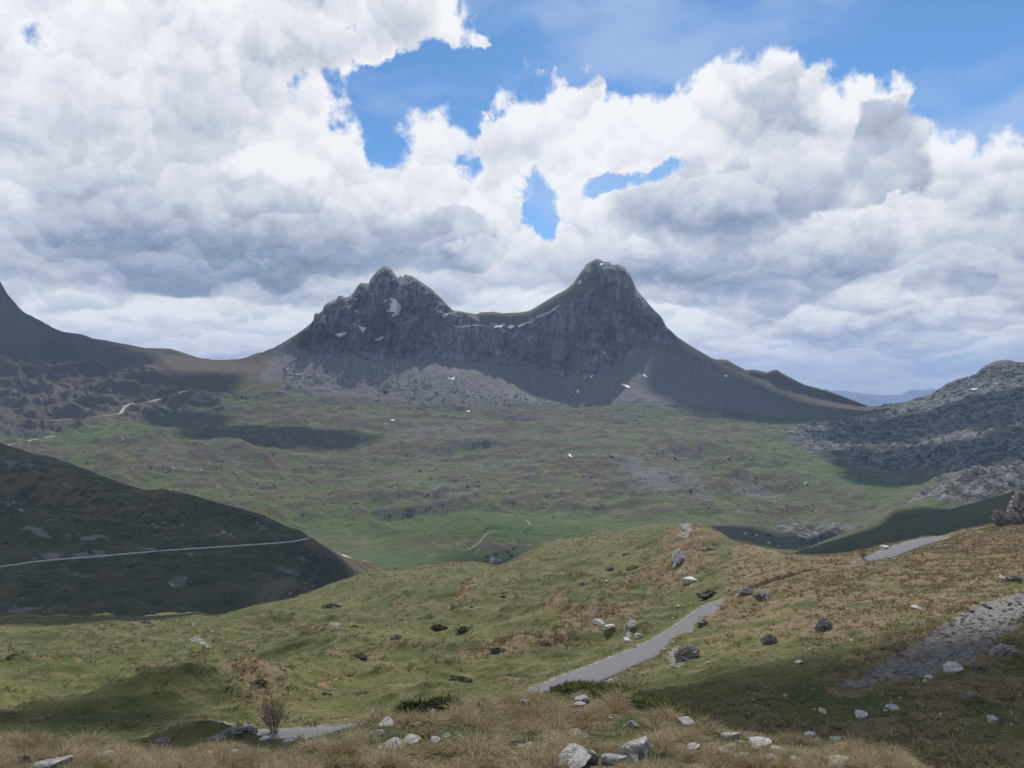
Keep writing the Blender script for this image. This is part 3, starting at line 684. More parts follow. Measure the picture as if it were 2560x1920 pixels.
shC = q.sub(q.smooth(q.add(vC, q.mul(fine, .8)), -.45, .45), .5)
q.put(go.inputs[1], q.add(q.mul(shA, .30), q.add(q.mul(shB, .20), q.mul(shC, .09))))
nd_ = w.node('ShaderNodeGroup'); nd_.node_tree = ng; w.put(nd_.inputs[0], AE); N0, SH = nd_.outputs[0], nd_.outputs[1]
# coverage: edge lines of the two cloud banks, then gaps
def fcurve(inp, pts, lo, hi):
    nd = w.node('ShaderNodeFloatCurve'); c = nd.mapping.curves[0]
    while len(c.points) > 2: c.points.remove(c.points[-1])
    P_ = [((a-lo)/(hi-lo), v) for a, v in pts]
    c.points[0].location = P_[0]; c.points[1].location = P_[-1]
    for p in P_[1:-1]: c.points.new(*p)
    nd.mapping.update()
    w.put(nd.inputs['Value'], w.lin(inp, lo, hi)); return nd.outputs[0]
RB = [(-40,400),(700,420),(890,392),(1000,335),(1130,325),(1215,305),(1240,245),(1300,205),(1400,195),(1470,215),(1560,215),(1590,190),(1650,170),(1740,172),(1790,130),(1870,104),(1960,104),(2020,170),(2100,218),(2180,218),(2255,212),(2320,270),(2400,300),(2480,292),(2600,315),(2900,330)]
pts = []
for x, r in RB:
    a, t = toae(x, r); pts.append((a, t/.5))
swn = w.node('ShaderNodeSeparateXYZ'); w.put(swn.inputs[0], AEW)
azw, tew = swn.outputs[0], swn.outputs[1]
E1 = w.mul(fcurve(azw, pts, pts[0][0], pts[-1][0]), .5)
d1 = w.mul(w.sub(E1, tew), F/95.0)
LB = [(-300,1175),(30,1165),(70,1160),(100,1120),(125,1030),(150,950),(175,860),(205,815),(260,825),(310,860),(370,900),(430,960),(600,1000),(960,1000)]
pts = [((CY-r)/F*.98, (math.atan((x-CX)/F)+.8)/1.6) for r, x in LB][::-1]
X1 = w.sub(w.mul(fcurve(tew, pts, pts[0][0], pts[-1][0]), 1.6), .8)
d2 = w.mul(w.sub(X1, azw), F/95.0)
def clampv(v, a, b): return w.math('MINIMUM', w.mx(v, a), b)
cov = w.math('SMOOTH_MAX', clampv(d1, -2.0, 2.0), clampv(d2, -2.0, 2.0), .5)
def summed(lst, start):
    acc = start
    for (x, r, rx, ry, a, wt) in lst:
        acc = w.add(acc, w.mul(gblob(x, r, rx*1.5, ry*1.5, a), wt))
    return acc
BLUE = [(-30,25,150,70,-10,-2.4),(1650,437,120,34,4,-1.55),(1510,455,80,26,0,-1.2),(1590,450,160,60,0,-.5),(1500,470,140,50,10,-.9),(1325,500,58,88,12,-1.75),(1390,470,90,40,10,-.7),(1420,520,120,40,20,-.9),(1300,420,60,40,0,-.8),(860,60,70,45,0,-1.6),(200,860,300,30,0,-1.9),(1200,640,60,90,0,-1.4),(1330,600,60,80,0,-1.5),(1270,740,70,40,0,-1.6),(1900,870,300,30,0,-1.8),(2350,900,200,30,0,-1.8),(2480,840,120,30,0,-.9),(2250,930,260,16,0,-1.0),(420,720,160,22,0,-1.2),
        (1475,215,40,60,-30,1.5),(1205,100,26,30,-30,1.1)]
cov = summed(BLUE, cov)
dens = w.add(w.add(cov, -.05), w.mul(w.sub(N0, .60), 3.3))
alpha = w.smooth(dens, -.10, .50)
# shading: heaped masses, each bright above and grey towards its base
nn0 = w.sub(N0, .62)
lum = w.add(.76, w.mul(nn0, .15))
# x, row, rx, ry, top, base, edge noise, strength
PUFF = [
 (2300,800,700,70,.84,.62,.8,.7),(1500,830,500,60,.80,.66,.8,.7),(300,760,420,70,.80,.60,.9,.7),(900,760,500,70,.78,.62,.9,.6),(2100,720,500,60,.84,.56,.9,.7),(500,830,520,50,.82,.66,.9,.7),(2450,740,260,50,.82,.60,.9,.7),
 (1750,690,330,85,.74,.40,.6,.9),(2420,640,330,80,.70,.42,.6,.8),(2050,630,320,70,.76,.50,.7,.8),(1300,640,180,110,.86,.74,.7,.8),
 (120,300,260,230,.86,.66,.7,.9),(330,180,200,190,.90,.66,.6,.9),(640,110,260,160,.90,.66,.6,.9),(1010,50,200,130,.96,.70,.6,.9),(560,330,340,220,.88,.62,.7,.9),(790,390,170,170,.92,.66,.6,.8),
 (130,520,300,160,.78,.48,.7,.9),(870,520,330,170,.93,.62,.6,.9),(560,600,460,150,.66,.34,.55,1.0),(870,640,240,90,.58,.40,.6,.7),(300,680,350,60,.60,.44,.7,.6),
 (1230,530,100,130,1.0,.80,.5,.9),(1150,600,100,100,.62,.48,.55,.95),
 (1150,400,300,90,.96,.78,.6,.9),(1290,270,150,120,1.02,.84,.5,.9),(1480,330,260,130,.98,.80,.6,.9),(1460,540,180,90,.95,.82,.6,.8),
 (1640,270,170,130,1.04,.82,.5,.9),(1700,430,240,140,.96,.74,.6,.9),(1940,220,230,210,1.06,.62,.45,.95),(1980,330,170,150,.70,.52,.6,.8),
 (2090,300,90,120,1.0,.8,.6,.6),(2250,320,210,160,1.06,.62,.45,.95),(2240,400,130,130,.56,.46,.6,.9),(2480,400,160,140,1.02,.70,.5,.9),
 (1860,500,320,125,.68,.36,.5,.95),(2300,560,300,90,.88,.62,.7,.9),(2500,520,140,70,.9,.6,.7,.8),(1420,640,300,60,.90,.80,.8,.6),
]
import functools
for (x, r, rx, ry, tp, bs, en, stg) in PUFF:
    a_, t_ = toae(x, r)
    mp = w.node('ShaderNodeMapping', vector_type='TEXTURE'); w.put(mp.inputs[0], AEW)
    mp.inputs[1].default_value = (a_, t_, 0); mp.inputs[3].default_value = (rx/F, ry/F, 1)
    ln = w.node('ShaderNodeVectorMath', operation='LENGTH'); w.put(ln.inputs[0], mp.outputs[0])
    rr = w.sub(ln.outputs['Value'], w.mul(nn0, en*1.15))
    sv = w.node('ShaderNodeSeparateXYZ'); w.put(sv.inputs[0], mp.outputs[0])
    ap = w.smooth(w.math('DIVIDE', w.sub(1.04, rr), w.lin(sv.outputs[1], -.5, .5, .55, .16)), 0, 1, 0, stg)
    vs = w.add(sv.outputs[1], w.mul(nn0, .8))
    lp = w.smooth(vs, -.75, .85, bs, tp)
    mxn = w.node('ShaderNodeMix', data_type='FLOAT'); w.put(mxn.inputs[0], ap); w.put(mxn.inputs[2], lum); w.put(mxn.inputs[3], lp)
    lum = mxn.outputs[0]
edge = w.smooth(dens, 1.3, .1, 0, .14)
lum = w.add(w.add(w.add(w.mul(w.sub(lum, .75), 1.2), .885), edge), w.mul(SH, w.smooth(te, .05, .20, 1.15, .74)))
cr = w.node('ShaderNodeValToRGB'); w.put(cr.inputs[0], w.lin(lum, 0.2, 1.15, 0, 1))
el = cr.color_ramp.elements
el[0].position = 0.0; el[0].color = c3(.20, .26, .36)
el[1].position = 1.0; el[1].color = c3(.93, .94, .96)
for p_, c_ in [(.18, (.27, .34, .46)), (.42, (.44, .50, .62)), (.62, (.62, .66, .74)), (.82, (.80, .82, .86))]:
    e = el.new(p_); e.color = c3(*c_)
cloudcol = cr.outputs[0]
sky = w.node('ShaderNodeTexSky'); sky.sky_type = 'NISHITA'; sky.sun_disc = False
sky.sun_elevation = SUN_EL; sky.sun_rotation = SUN_AZ; sky.altitude = 1900; sky.air_density = 1.0; sky.dust_density = .5; sky.ozone_density = 1.5
skyc = w.node('ShaderNodeMix', data_type='RGBA', blend_type='MULTIPLY'); skyc.inputs[0].default_value = 1.0
w.put(skyc.inputs[6], sky.outputs[0]); skyc.inputs[7].default_value = c3(.062, .094, .116)
# thin high veil
ci = w.noise(w.mapping(AEW, rot=(0, 0, R(-28)), sc=(1.0, 3.0, 1)), 3.2, 4, .5, 0, dim='2D')
veil = w.mul(w.smooth(ci, .40, .75), .40)
base = w.mix(veil, w.mix(w.smooth(te, .22, .0, 0, .9), skyc.outputs[2], c3(.42, .56, .78)), c3(.66, .74, .86))
fin = w.mix(alpha, base, cloudcol)
# below the horizon
fin = w.mix(w.smooth(te, -.01, -.06), fin, c3(.12, .14, .15))
bg = w.node('ShaderNodeBackground'); w.put(bg.inputs[0], fin); bg.inputs[1].default_value = .95
wo = w.node('ShaderNodeOutputWorld'); w.l.new(bg.outputs[0], wo.inputs[0])
W.cycles.sampling_method = 'NONE'
# ------------------------------------------------------------------ roads
def road_mat(name, col, col2, sc_=1.0):
    m, g, b = new_mat(name); P = g.node('ShaderNodeNewGeometry').outputs['Position']
    a = g.noise(P, .5*sc_, 6, .6); d = g.noise(P, 9*sc_, 4, .7)
    g.put(b.inputs['Base Color'], g.mix(g.add(g.mul(a, .6), g.mul(d, .4)), col, col2)); b.inputs['Roughness'].default_value = .8
    g.put(b.inputs['Normal'], g.bump(d, .6, .01)); return m
M_asph = road_mat('asphalt', c3(.082,.082,.090), c3(.135,.133,.14)); M_pale = road_mat('pale_road_surface', c3(.30,.29,.27), c3(.42,.40,.37), .3); M_dirt = road_mat('dirt_track', c3(.17,.16,.10), c3(.27,.24,.15), .3)
def ribbon(name, A, half, mat, lift, cross=7, crown=.05, wob=.0):
    A = np.array(A); Tn = np.gradient(A, axis=0); Tn[:, 2] = 0; Tn /= np.linalg.norm(Tn, axis=1)[:, None]+1e-9
    N = np.stack([Tn[:, 1], -Tn[:, 0], 0*Tn[:, 0]], -1)
    V = []
    for u in np.linspace(-1, 1, cross):
        ww = half+wob*perlin(A[:, 0]/1.3+7*u, A[:, 1]/1.3)*abs(u)
        V.append(A+N*(u*ww)[:, None]+np.array([0, 0, 1])*(lift+crown*(1-u*u)))
    V.insert(0, V[0]+np.array([0, 0, -.25])); V.append(V[-1]+np.array([0, 0, -.25]))
    V = np.array(V); return tag(link(name, np_mesh(name, V.reshape(-1, 3), grid_faces(V.shape[0], V.shape[1])), mat), kind='structure')
ribbon('road', RP, RW, M_asph, .0, wob=.10)
for wh, wd, kd, A in ROADLINES:
    ribbon('road' if kd == 'pale' else 'path', A, wd, M_pale if kd == 'pale' else M_dirt, .25 if wh == 'K' else .12, cross=5, crown=.1)

# ------------------------------------------------------------------ snow patches
M_snow, g_, b_ = new_mat('old_snow'); P_ = g_.node('ShaderNodeNewGeometry').outputs['Position']
g_.put(b_.inputs['Base Color'], g_.mix(g_.noise(P_, .12, 5, .6), c3(.62,.63,.66), c3(.86,.86,.87))); b_.inputs['Roughness'].default_value = .6
z2 = lambda L_: [(700+x/3.687, 600+y/3.687) for x, y in L_]
z3 = lambda L_: [(1200+x/3.16, 600+y/3.16) for x, y in L_]
z4 = lambda L_: [(1850+x/3.1155, 850+y/3.1155) for x, y in L_]
z8 = lambda L_: [(900+x/4.424, 880+y/4.424) for x, y in L_]
SNOW = [
 (z2([(1005,530),(1060,538),(1108,590),(1122,625),(1105,665),(1096,690),(1040,708),(1030,695),(1060,668),(1000,660),(955,675),(1000,640),(1020,610),(1000,600),(1030,575)]), 'largest snow patch, ragged, high in the hollow of the left peak'),
 (z2([(940,562),(985,543),(1003,550),(965,575)]), 'small snow streak just left of the largest snow patch on the left peak'),
 (z2([(815,485),(870,498),(868,508),(828,502)]), 'thin snow streak near the top of the left peak'),
 (z2([(498,862),(617,848),(592,882),(530,896)]), 'half moon snow patch at the left foot of the left peak'),
 (z2([(706,768),(760,800),(815,803),(790,825),(770,862),(748,835)]), 'funnel shaped snow patch in a gully below the left peak'),
 (z2([(873,893),(905,905),(945,880),(960,888),(925,925),(876,933)]), 'bent snow patch on top of the pale scree cone'),
 (z2([(1488,685),(1530,672),(1580,673),(1545,692),(1520,722),(1496,717)]), 'bright snow patch where the left peak meets the saddle'),
 (z2([(1560,752),(1600,780),(1640,796),(1800,778),(1950,796),(1955,806),(1800,790),(1645,812),(1590,790)]), 'long thin snow line along the ledge of the saddle'),
 (z2([(1955,800),(2000,790),(2052,783),(2050,810),(1975,812)]), 'snow patch at the right end of the long snow line'),
 (z2([(2085,805),(2130,778),(2175,795),(2130,828)]), 'diamond shaped snow patch on the ledge of the saddle'),
 (z3([(298,678),(350,655),(425,632),(426,642),(350,672),(308,692)]), 'slanting snow strip on the ledge right of the diamond shaped patch'),
 (z3([(440,602),(470,588),(540,566),(618,510),(634,514),(552,588),(480,618),(450,614)]), 'long bright snow streak climbing the brown left shoulder of the right peak'),
 (z3([(762,352),(798,314),(804,330),(782,352)]), 'snow patch on the upper left edge of the right peak'),
 (z3([(938,194),(958,180),(988,184),(962,204)]), 'snow patch just under the summit of the right peak'),
 (z3([(1098,1132),(1150,1136),(1194,1165),(1176,1173),(1130,1154)]), 'elongated bright snow patch on the scree under the right peak'),
 (z3([(1276,1065),(1300,1058),(1335,1088),(1308,1086)]), 'small snow patch on the scree up and right of the elongated one'),
 (z3([(860,1078),(900,1057),(884,1094)]), 'snow fleck beside the sharp tip of the cliff shadow'),
 (z3([(762,1178),(782,1186),(778,1214),(768,1210)]), 'tiny upright snow fleck low in the cliff shadow'),
 (z3([(972,878),(992,884),(997,908),(980,902)]), 'snow fleck in the dark gully under the right cliff'),
 (z3([(1920,1070),(1945,1060),(1965,1078),(1935,1084)]), 'snow fleck on the dark right hand ridge'),
 (z2([(1546,1248),(1572,1274),(1622,1243),(1604,1290),(1555,1284)]), 'winged snow patch on the scree below the saddle cliffs'),
 (z8([(320,753),(360,740),(402,752),(360,770)]), 'oval snow patch lying in the green meadow, the larger of two'),
 (z8([(252,794),(300,786),(292,800),(257,803)]), 'small snow patch just left of the oval one in the meadow'),
 (z8([(1172,650),(1195,643),(1222,640),(1212,664),(1180,664)]), 'snow sliver on the meadow below the boulder field'),
 (z4([(1792,378),(1852,374),(1848,390),(1800,391)]), 'snow patch under the pale rocky dome at right'),
 ([(1419,1136),(1424,1133),(1433,1143),(1428,1145)], 'lone snow fleck low in the middle of the valley'),
]
def in_poly(x, y, pts):
    c = False; n = len(pts)
    for i in range(n):
        x0, y0 = pts[i]; x1, y1 = pts[i-1]
        if (y0 > y) != (y1 > y) and x < (x1-x0)*(y-y0)/(y1-y0)+x0: c = not c
    return c
def drape(name, which, pts, mat, step=1.3, front=1.6, back=4.0):
    xs_ = [p[0] for p in pts]; ys_ = [p[1] for p in pts]
    nx = int((max(xs_)-min(xs_))/step)+2; ny = int((max(ys_)-min(ys_))/step)+2
    idx = {}; V = []; Bk = []
    for j in range(ny):
        for i in range(nx):
            x = min(xs_)+i*step; y = min(ys_)+j*step
            if in_poly(x, y, pts):
                h = surf(which, x, y)
                if h is None: continue
                p = h[0]; d = p.normalized(); idx[(i, j)] = len(V); V.append(p-d*front); Bk.append(p+d*back)
    fs = []
    for (i, j), a in idx.items():
        q_ = [idx.get((i+1, j)), idx.get((i+1, j+1)), idx.get((i, j+1))]
        if None not in q_: fs.append((a, q_[2], q_[1], q_[0]))
    if not fs: return None
    cnt = {}
    for f in fs:
        for k in range(4):
            e = (f[k], f[(k+1) % 4]); cnt[e] = 1
    n_ = len(V); F2 = list(fs)+[tuple(n_+v for v in reversed(f)) for f in fs]
    for (a, b) in list(cnt):
        if (b, a) not in cnt: F2.append((b, a, n_+a, n_+b))
    me = np_mesh(name, np.array([v[:] for v in V+Bk]), np.array(F2))
    return link(name, me, mat)
for pts, lab in SNOW:
    o = drape('snow_patch', 'K', pts, M_snow)
    if o: tag(o, lab, 'snow patch', 'old snow patches below the peaks')

# ------------------------------------------------------------------ unseen clouds, added above the view to shade the land
M_cloud, g_, b_ = new_mat('shade_cloud_white'); b_.inputs['Base Color'].default_value = c3(.85,.86,.88); b_.inputs['Roughness'].default_value = 1
def ico(sub):
    t = (1+5**.5)/2
    v = [(-1,t,0),(1,t,0),(-1,-t,0),(1,-t,0),(0,-1,t),(0,1,t),(0,-1,-t),(0,1,-t),(t,0,-1),(t,0,1),(-t,0,-1),(-t,0,1)]
    v = [Vector(p).normalized() for p in v]
    f = [(0,11,5),(0,5,1),(0,1,7),(0,7,10),(0,10,11),(1,5,9),(5,11,4),(11,10,2),(10,7,6),(7,1,8),(3,9,4),(3,4,2),(3,2,6),(3,6,8),(3,8,9),(4,9,5),(2,4,11),(6,2,10),(8,6,7),(9,8,1)]
    for _ in range(sub):
        c = {}; nf = []
        def midp(a, b):
            k = (min(a, b), max(a, b))
            if k not in c: c[k] = len(v); v.append(((v[a]+v[b])/2).normalized())
            return c[k]
        for a, b, d in f:
            x, y, z = midp(a, b), midp(b, d), midp(d, a); nf += [(a, x, z), (b, y, x), (d, z, y), (x, y, z)]
        f = nf
    return np.array([p[:] for p in v]), np.array(f)
ICO = {k: ico(k) for k in (1, 2, 3, 4, 5)}
def shade_cloud_mesh(seed):
    v, f = ICO[5]; v = v.copy(); s_ = seed*13.7
    r = 1+.42*fbm(v[:, 0]*1.4+s_, v[:, 1]*1.4, v[:, 2]*1.4, 3, .5)+.16*(1-np.abs(perlin(v[:, 0]*4+s_, v[:, 1]*4, v[:, 2]*4)))+.08*fbm(v[:, 0]*9, v[:, 1]*9+s_, v[:, 2]*9, 3)
    v = v*r[:, None]; v[:, 2] = np.where(v[:, 2] < 0, v[:, 2]*.35, v[:, 2]*.8)*.5
    return np_mesh('shade_cloud', v, f)
CM = [shade_cloud_mesh(i) for i in range(5)]
def shade_cloud(X, Y, Z, rx, ry, alt, k, rot=0):
    p = Vector((X, Y, Z))+SUN*((alt-Z)/SUN.z)
    o = link('shade_cloud', CM[k % 5], M_cloud); o.location = p; o.scale = (rx, ry, min(rx, ry)*.7); o.rotation_euler = (0, 0, R(rot))
    return tag(o, kind='structure')
def shade_cloud_at(which, x, r, rx, ry, alt, k, rot=0):
    h = surf(which, x, r)
    if h: shade_cloud(h[0].x, h[0].y, h[0].z, rx, ry, alt, k, rot)
shade_cloud(-430, 720, -150, 270, 190, 2300, 0); shade_cloud(-235, 745, -160, 120, 62, 2200, 1, -10); shade_cloud(-300, 520, -150, 170, 95, 2200, 2, 10); shade_cloud(-600, 900, -110, 230, 90, 2500, 3)
shade_cloud_at('K', 600, 1075, 130, 75, 2900, 4); shade_cloud_at('K', 830, 1092, 100, 34, 2900, 2); shade_cloud_at('K', 470, 1050, 90, 45, 2900, 1)
shade_cloud_at('K', 1900, 1000, 300, 110, 3300, 3, 10); shade_cloud_at('K', 1800, 965, 80, 60, 3300, 1); shade_cloud_at('K', 2060, 1030, 160, 90, 3300, 0)
shade_cloud_at('K', 2480, 1120, 250, 190, 3000, 2); shade_cloud_at('K', 2300, 1060, 200, 80, 3000, 4, 5); shade_cloud_at('K', 2500, 1000, 260, 80, 3200, 0); shade_cloud_at('K', 2150, 1100, 110, 45, 3000, 1); shade_cloud_at('K', 2560, 1040, 160, 110, 3000, 3)
shade_cloud_at('K', 470, 960, 120, 50, 3300, 0); shade_cloud_at('K', 120, 830, 320, 90, 3400, 4)
shade_cloud(420, 760, -110, 210, 75, 2300, 3, 5); shade_cloud(560, 820, -90, 180, 60, 2300, 1); shade_cloud_at('K', 1930, 1352, 95, 45, 2500, 2)
shade_cloud_at('K', 1240, 1405, 52, 17, 2300, 0)
shade_cloud(14, 64, -24, 27, 20, 1900, 1); shade_cloud(40, 72, -25, 34, 24, 1900, 3); shade_cloud(22, 52, -20, 34, 16, 1500, 4)
shade_cloud(-44, 78, -34, 26, 12, 650, 0); shade_cloud(-18, 74, -34, 16, 8, 650, 2); shade_cloud(-60, 104, -48, 17, 11, 900, 1, -25); shade_cloud(-230, 385, -110, 95, 34, 1500, 3)  # clouds added to darken the left knoll, the dip and the meadow edge

# ------------------------------------------------------------------ stones
def stone_mesh(seed, flat=1.0, rough=.05, sub=4, planes=10):
    rs = np.random.RandomState(seed); v, f = ICO[sub]; v = v.copy()
    n_ = rs.normal(size=(planes, 3)); n_ /= np.linalg.norm(n_, axis=1)[:, None]; d = rs.uniform(.45, 1.0, planes)
    dots = np.maximum(v@n_.T, 1e-3); r = np.min(d[None, :]/dots, axis=1); r = np.minimum(r, 1.25)
    p = v*r[:, None]
    s_ = seed*3.1
    nz = rough*(1.2*fbm(p[:, 0]*2.2+s_, p[:, 1]*2.2, p[:, 2]*2.2, 4, .6)-.8*np.maximum(0, ridged(p[:, 0]*1.7, p[:, 1]*1.7+s_, p[:, 2]*4, 3)-.75)*3)
    p = p+v*nz[:, None]
    p[:, 2] *= flat
    me = np_mesh('stone', p, f, smooth=False)
    return me
M_stone, g_, b_ = new_mat('limestone'); P_ = g_.node('ShaderNodeTexCoord').outputs['Object']; W_ = g_.node('ShaderNodeNewGeometry').outputs['Position']
na = g_.noise(P_, 2.0, 8, .65, .4); nb = g_.noise(g_.mapping(P_, sc=(1, 1, 3)), 5, 8, .72, .6); nc_ = g_.noise(W_, .9, 3)
cl = g_.mix(g_.smooth(na, .38, .60), c3(.34,.33,.31), c3(.58,.565,.54)); cl = g_.mix(g_.smooth(nb, .55, .70), cl, c3(.74,.73,.71)); cl = g_.mix(g_.mul(g_.smooth(nb, .46, .34), .75), cl, c3(.16,.155,.15))
g_.put(b_.inputs['Base Color'], cl); g_.put(b_.inputs['Normal'], g_.bump(g_.add(nb, na), 1.0, .08))
M_dstone, g_, b_ = new_mat('weathered_rock'); P_ = g_.node('ShaderNodeTexCoord').outputs['Object']
na = g_.noise(P_, 2.4, 8, .65, .4); nb = g_.noise(g_.mapping(P_, sc=(2.2, 2.2, .8)), 5, 8, .72, .6)
cl = g_.mix(g_.smooth(na, .38, .62), c3(.17,.16,.15), c3(.34,.32,.30)); cl = g_.mix(g_.smooth(nb, .58, .72), cl, c3(.5,.49,.47))
g_.put(b_.inputs['Base Color'], cl); g_.put(b_.inputs['Normal'], g_.bump(g_.add(nb, na), 1.0, .12))
SM = [stone_mesh(i, f_, .10) for i, f_ in enumerate([.6, .75, .5, .9, .45, .7, .8, .35])]
SMD = []
for i in range(5):
    v_, f_ = ICO[5]; q_ = i*5.7; fl_ = [1.0, .8, .6, .9, .5][i]
    ca, sa = math.cos(.6+i), math.sin(.6+i)
    u_ = v_[:, 0]*ca+v_[:, 2]*sa; t_ = -v_[:, 0]*sa+v_[:, 2]*ca
    r_ = .72+.55*(ridged(u_*3.2+q_, v_[:, 1]*1.6, t_*.9, 3, .5)-.45)+.35*fbm(v_[:, 0]*1.3+q_, v_[:, 1]*1.3, v_[:, 2]*1.3, 2)+.10*fbm(v_[:, 0]*9, v_[:, 1]*9+q_, v_[:, 2]*9, 3)
    p_ = v_*r_[:, None]; p_[:, 2] *= fl_
    SMD.append(np_mesh('outcrop', p_, f_, smooth=False))
def stone(which, x, r, wpx, hpx, lab, cat='rock', grp=None, k=None, dark=False, sink=.42, name='rock', rot=None, tilt=0):
    """x, r: middle of its foot; size in pixels of the photograph"""
    h = surf(which, x, r)
    if h is None: return None
    kf = 1.12 if which == 'F' else .74; wpx *= kf; hpx *= kf; sink = .2 if which == 'F' else sink
    if dark and which == 'T': wpx *= 1.45; hpx *= .95; sink = .6
    p = h[0]; s_ = wpx*p.y/F/2; pool = SMD if dark else SM
    me = pool[(k if k is not None else rnd.randrange(99)) % len(pool)]
    o = link(name, me, M_dstone if dark else M_stone)
    zr = hpx*p.y/F/2
    o.location = (p.x, p.y+s_*.3, p.z+zr*(.85-sink)-.02); zs = max(v.co.z for v in me.vertices) if me.get('zm') is None else me['zm']; me['zm'] = zs
    o.scale = (s_*rnd.uniform(.85, 1.0), s_*rnd.uniform(.7, 1.0), zr*1.25/zs)
    o.rotation_euler = (R(rnd.uniform(-8, 8)), R(tilt+rnd.uniform(-8, 8)), R(rot if rot is not None else rnd.uniform(-40, 40)))
    return tag(o, lab, cat, grp)
BIG_T = [   # middle of foot x, row, width, height, label
 (2061,1572,46,50,1,'tall upright boulder, half in black shade, middle of the dry grass slope',0),
 (1926,1612,42,52,1,'pointed dark boulder left of the tall upright one on the slope',3),
 (1722,1648,78,60,1,'broad grey outcrop of cracked rock right beside the asphalt road',1),
 (1868,1486,40,30,1,'jagged rock at the left end of the upper outcrop by the road bend',3),
 (1906,1494,52,26,1,'low jagged rock at the right end of the upper outcrop by the road bend',2),
 (1760,1560,40,22,1,'low weathered rock at the roadside above the broad outcrop',4),
 (2385,1682,62,40,0,'large smooth grey boulder along the lower edge of the scree strip',3),
 (2441,1668,36,32,1,'dark boulder touching the right of the large smooth one below the scree',0),
 (2515,1640,80,44,1,'dark rock rib above the lower right meadow, right of the scree',1),
 (2540,1452,40,26,1,'grey rock on the slope near the right edge above the scree',3),
 (2507,1448,24,12,0,'flat pale rock just left of the grey rock near the right edge',4),
 (1702,1402,50,46,0,'pale crumbly outcrop on top of the tan meadow ridge',6),
 (1688,1420,30,22,0,'small pale rock under the crumbly outcrop on the meadow ridge',1),
 (1728,1455,60,16,0,'flat grey slabs on the meadow ridge above the dark elongated juniper',7),
 (1582,1570,32,30,0,'upright pale rock in the tan tufts left of the road',3),
 (1600,1596,32,22,0,'rounded grey rock close to the left edge of the road',0),
 (1563,1606,26,18,0,'grey rock left of the rounded one near the road edge',5),
 (1500,1562,44,20,0,'cluster rock among tan tufts left of the road, highest one',1),
 (1524,1572,36,18,0,'grey cracked rock just right below the highest tuft rock',2),
 (1525,1424,22,16,1,'small dark rock alone in the green meadow below the ridge',0),
 (1460,1460,24,14,1,'low dark rock at the foot of the tan ridge spur',2),
 (990,1598,28,24,1,'dark round rock at the end of the diagonal tan ridge',0),
 (1132,1522,15,20,1,'small upright rock in the middle of the green meadow',3),
 (1262,1482,14,10,1,'tiny dark rock in the meadow left of the tan ridge',0),
 (1180,1518,12,10,1,'tiny rock right of the small upright one',2),
 (575,1838,60,30,1,'dark heap of rock at the left end of the lower road piece',1),
 (620,1832,50,26,1,'grey broken rock beside the bare bush by the lower road',2),
 (540,1850,50,18,1,'low grey rock left of the heap by the lower road',4),
 (660,1852,42,12,0,'low stones on the near verge at the left of the lower road',7),
 (720,1853,36,9,0,'flat stones on the near verge in the middle of the lower road',4),
 (406,1856,40,16,1,'knobbly grey rock in the shaded dip far left of the lower road',3),
 (2061,1783,32,18,0,'pale pointed stone in the dark green dip',1),
 (2233,1773,42,15,0,'pale flat stone at right in the dark green dip',4),
 (2158,1792,52,13,0,'long low stone left below the pale flat one in the dip',7),
 (2028,1842,36,18,0,'pale block at the brown edge of the dip',2),
 (2095,1850,42,15,0,'wide pale block right of the one at the brown edge of the dip',0),
 (2480,1806,36,26,0,'pale block on the grassy bank at the right, above the bottom corner',5),
 (2437,1742,32,15,1,'grey stone on the meadow below the large smooth boulder',4),
 (2323,1697,30,12,0,'long pale stone at the lower edge of the scree',7),
 (2130,1603,18,8,0,'small pale stone right below the tall upright boulder',1),
 (2026,1626,13,7,0,'small pale stone left below the tall upright boulder',0),
 (1996,1658,30,7,0,'thin long slab lying in the dark grass of the dip',7),
 (2290,1520,32,10,0,'low slab in the dry grass above the scree strip',4),
 (2215,1372,40,12,0,'pale stones piled at the right edge of the upper road piece',7),
]
for (x, r, wp, hp, dk_, lab, k) in BIG_T:
    stone('T', x, r, wp, hp, lab, 'rock', None, k, bool(dk_))
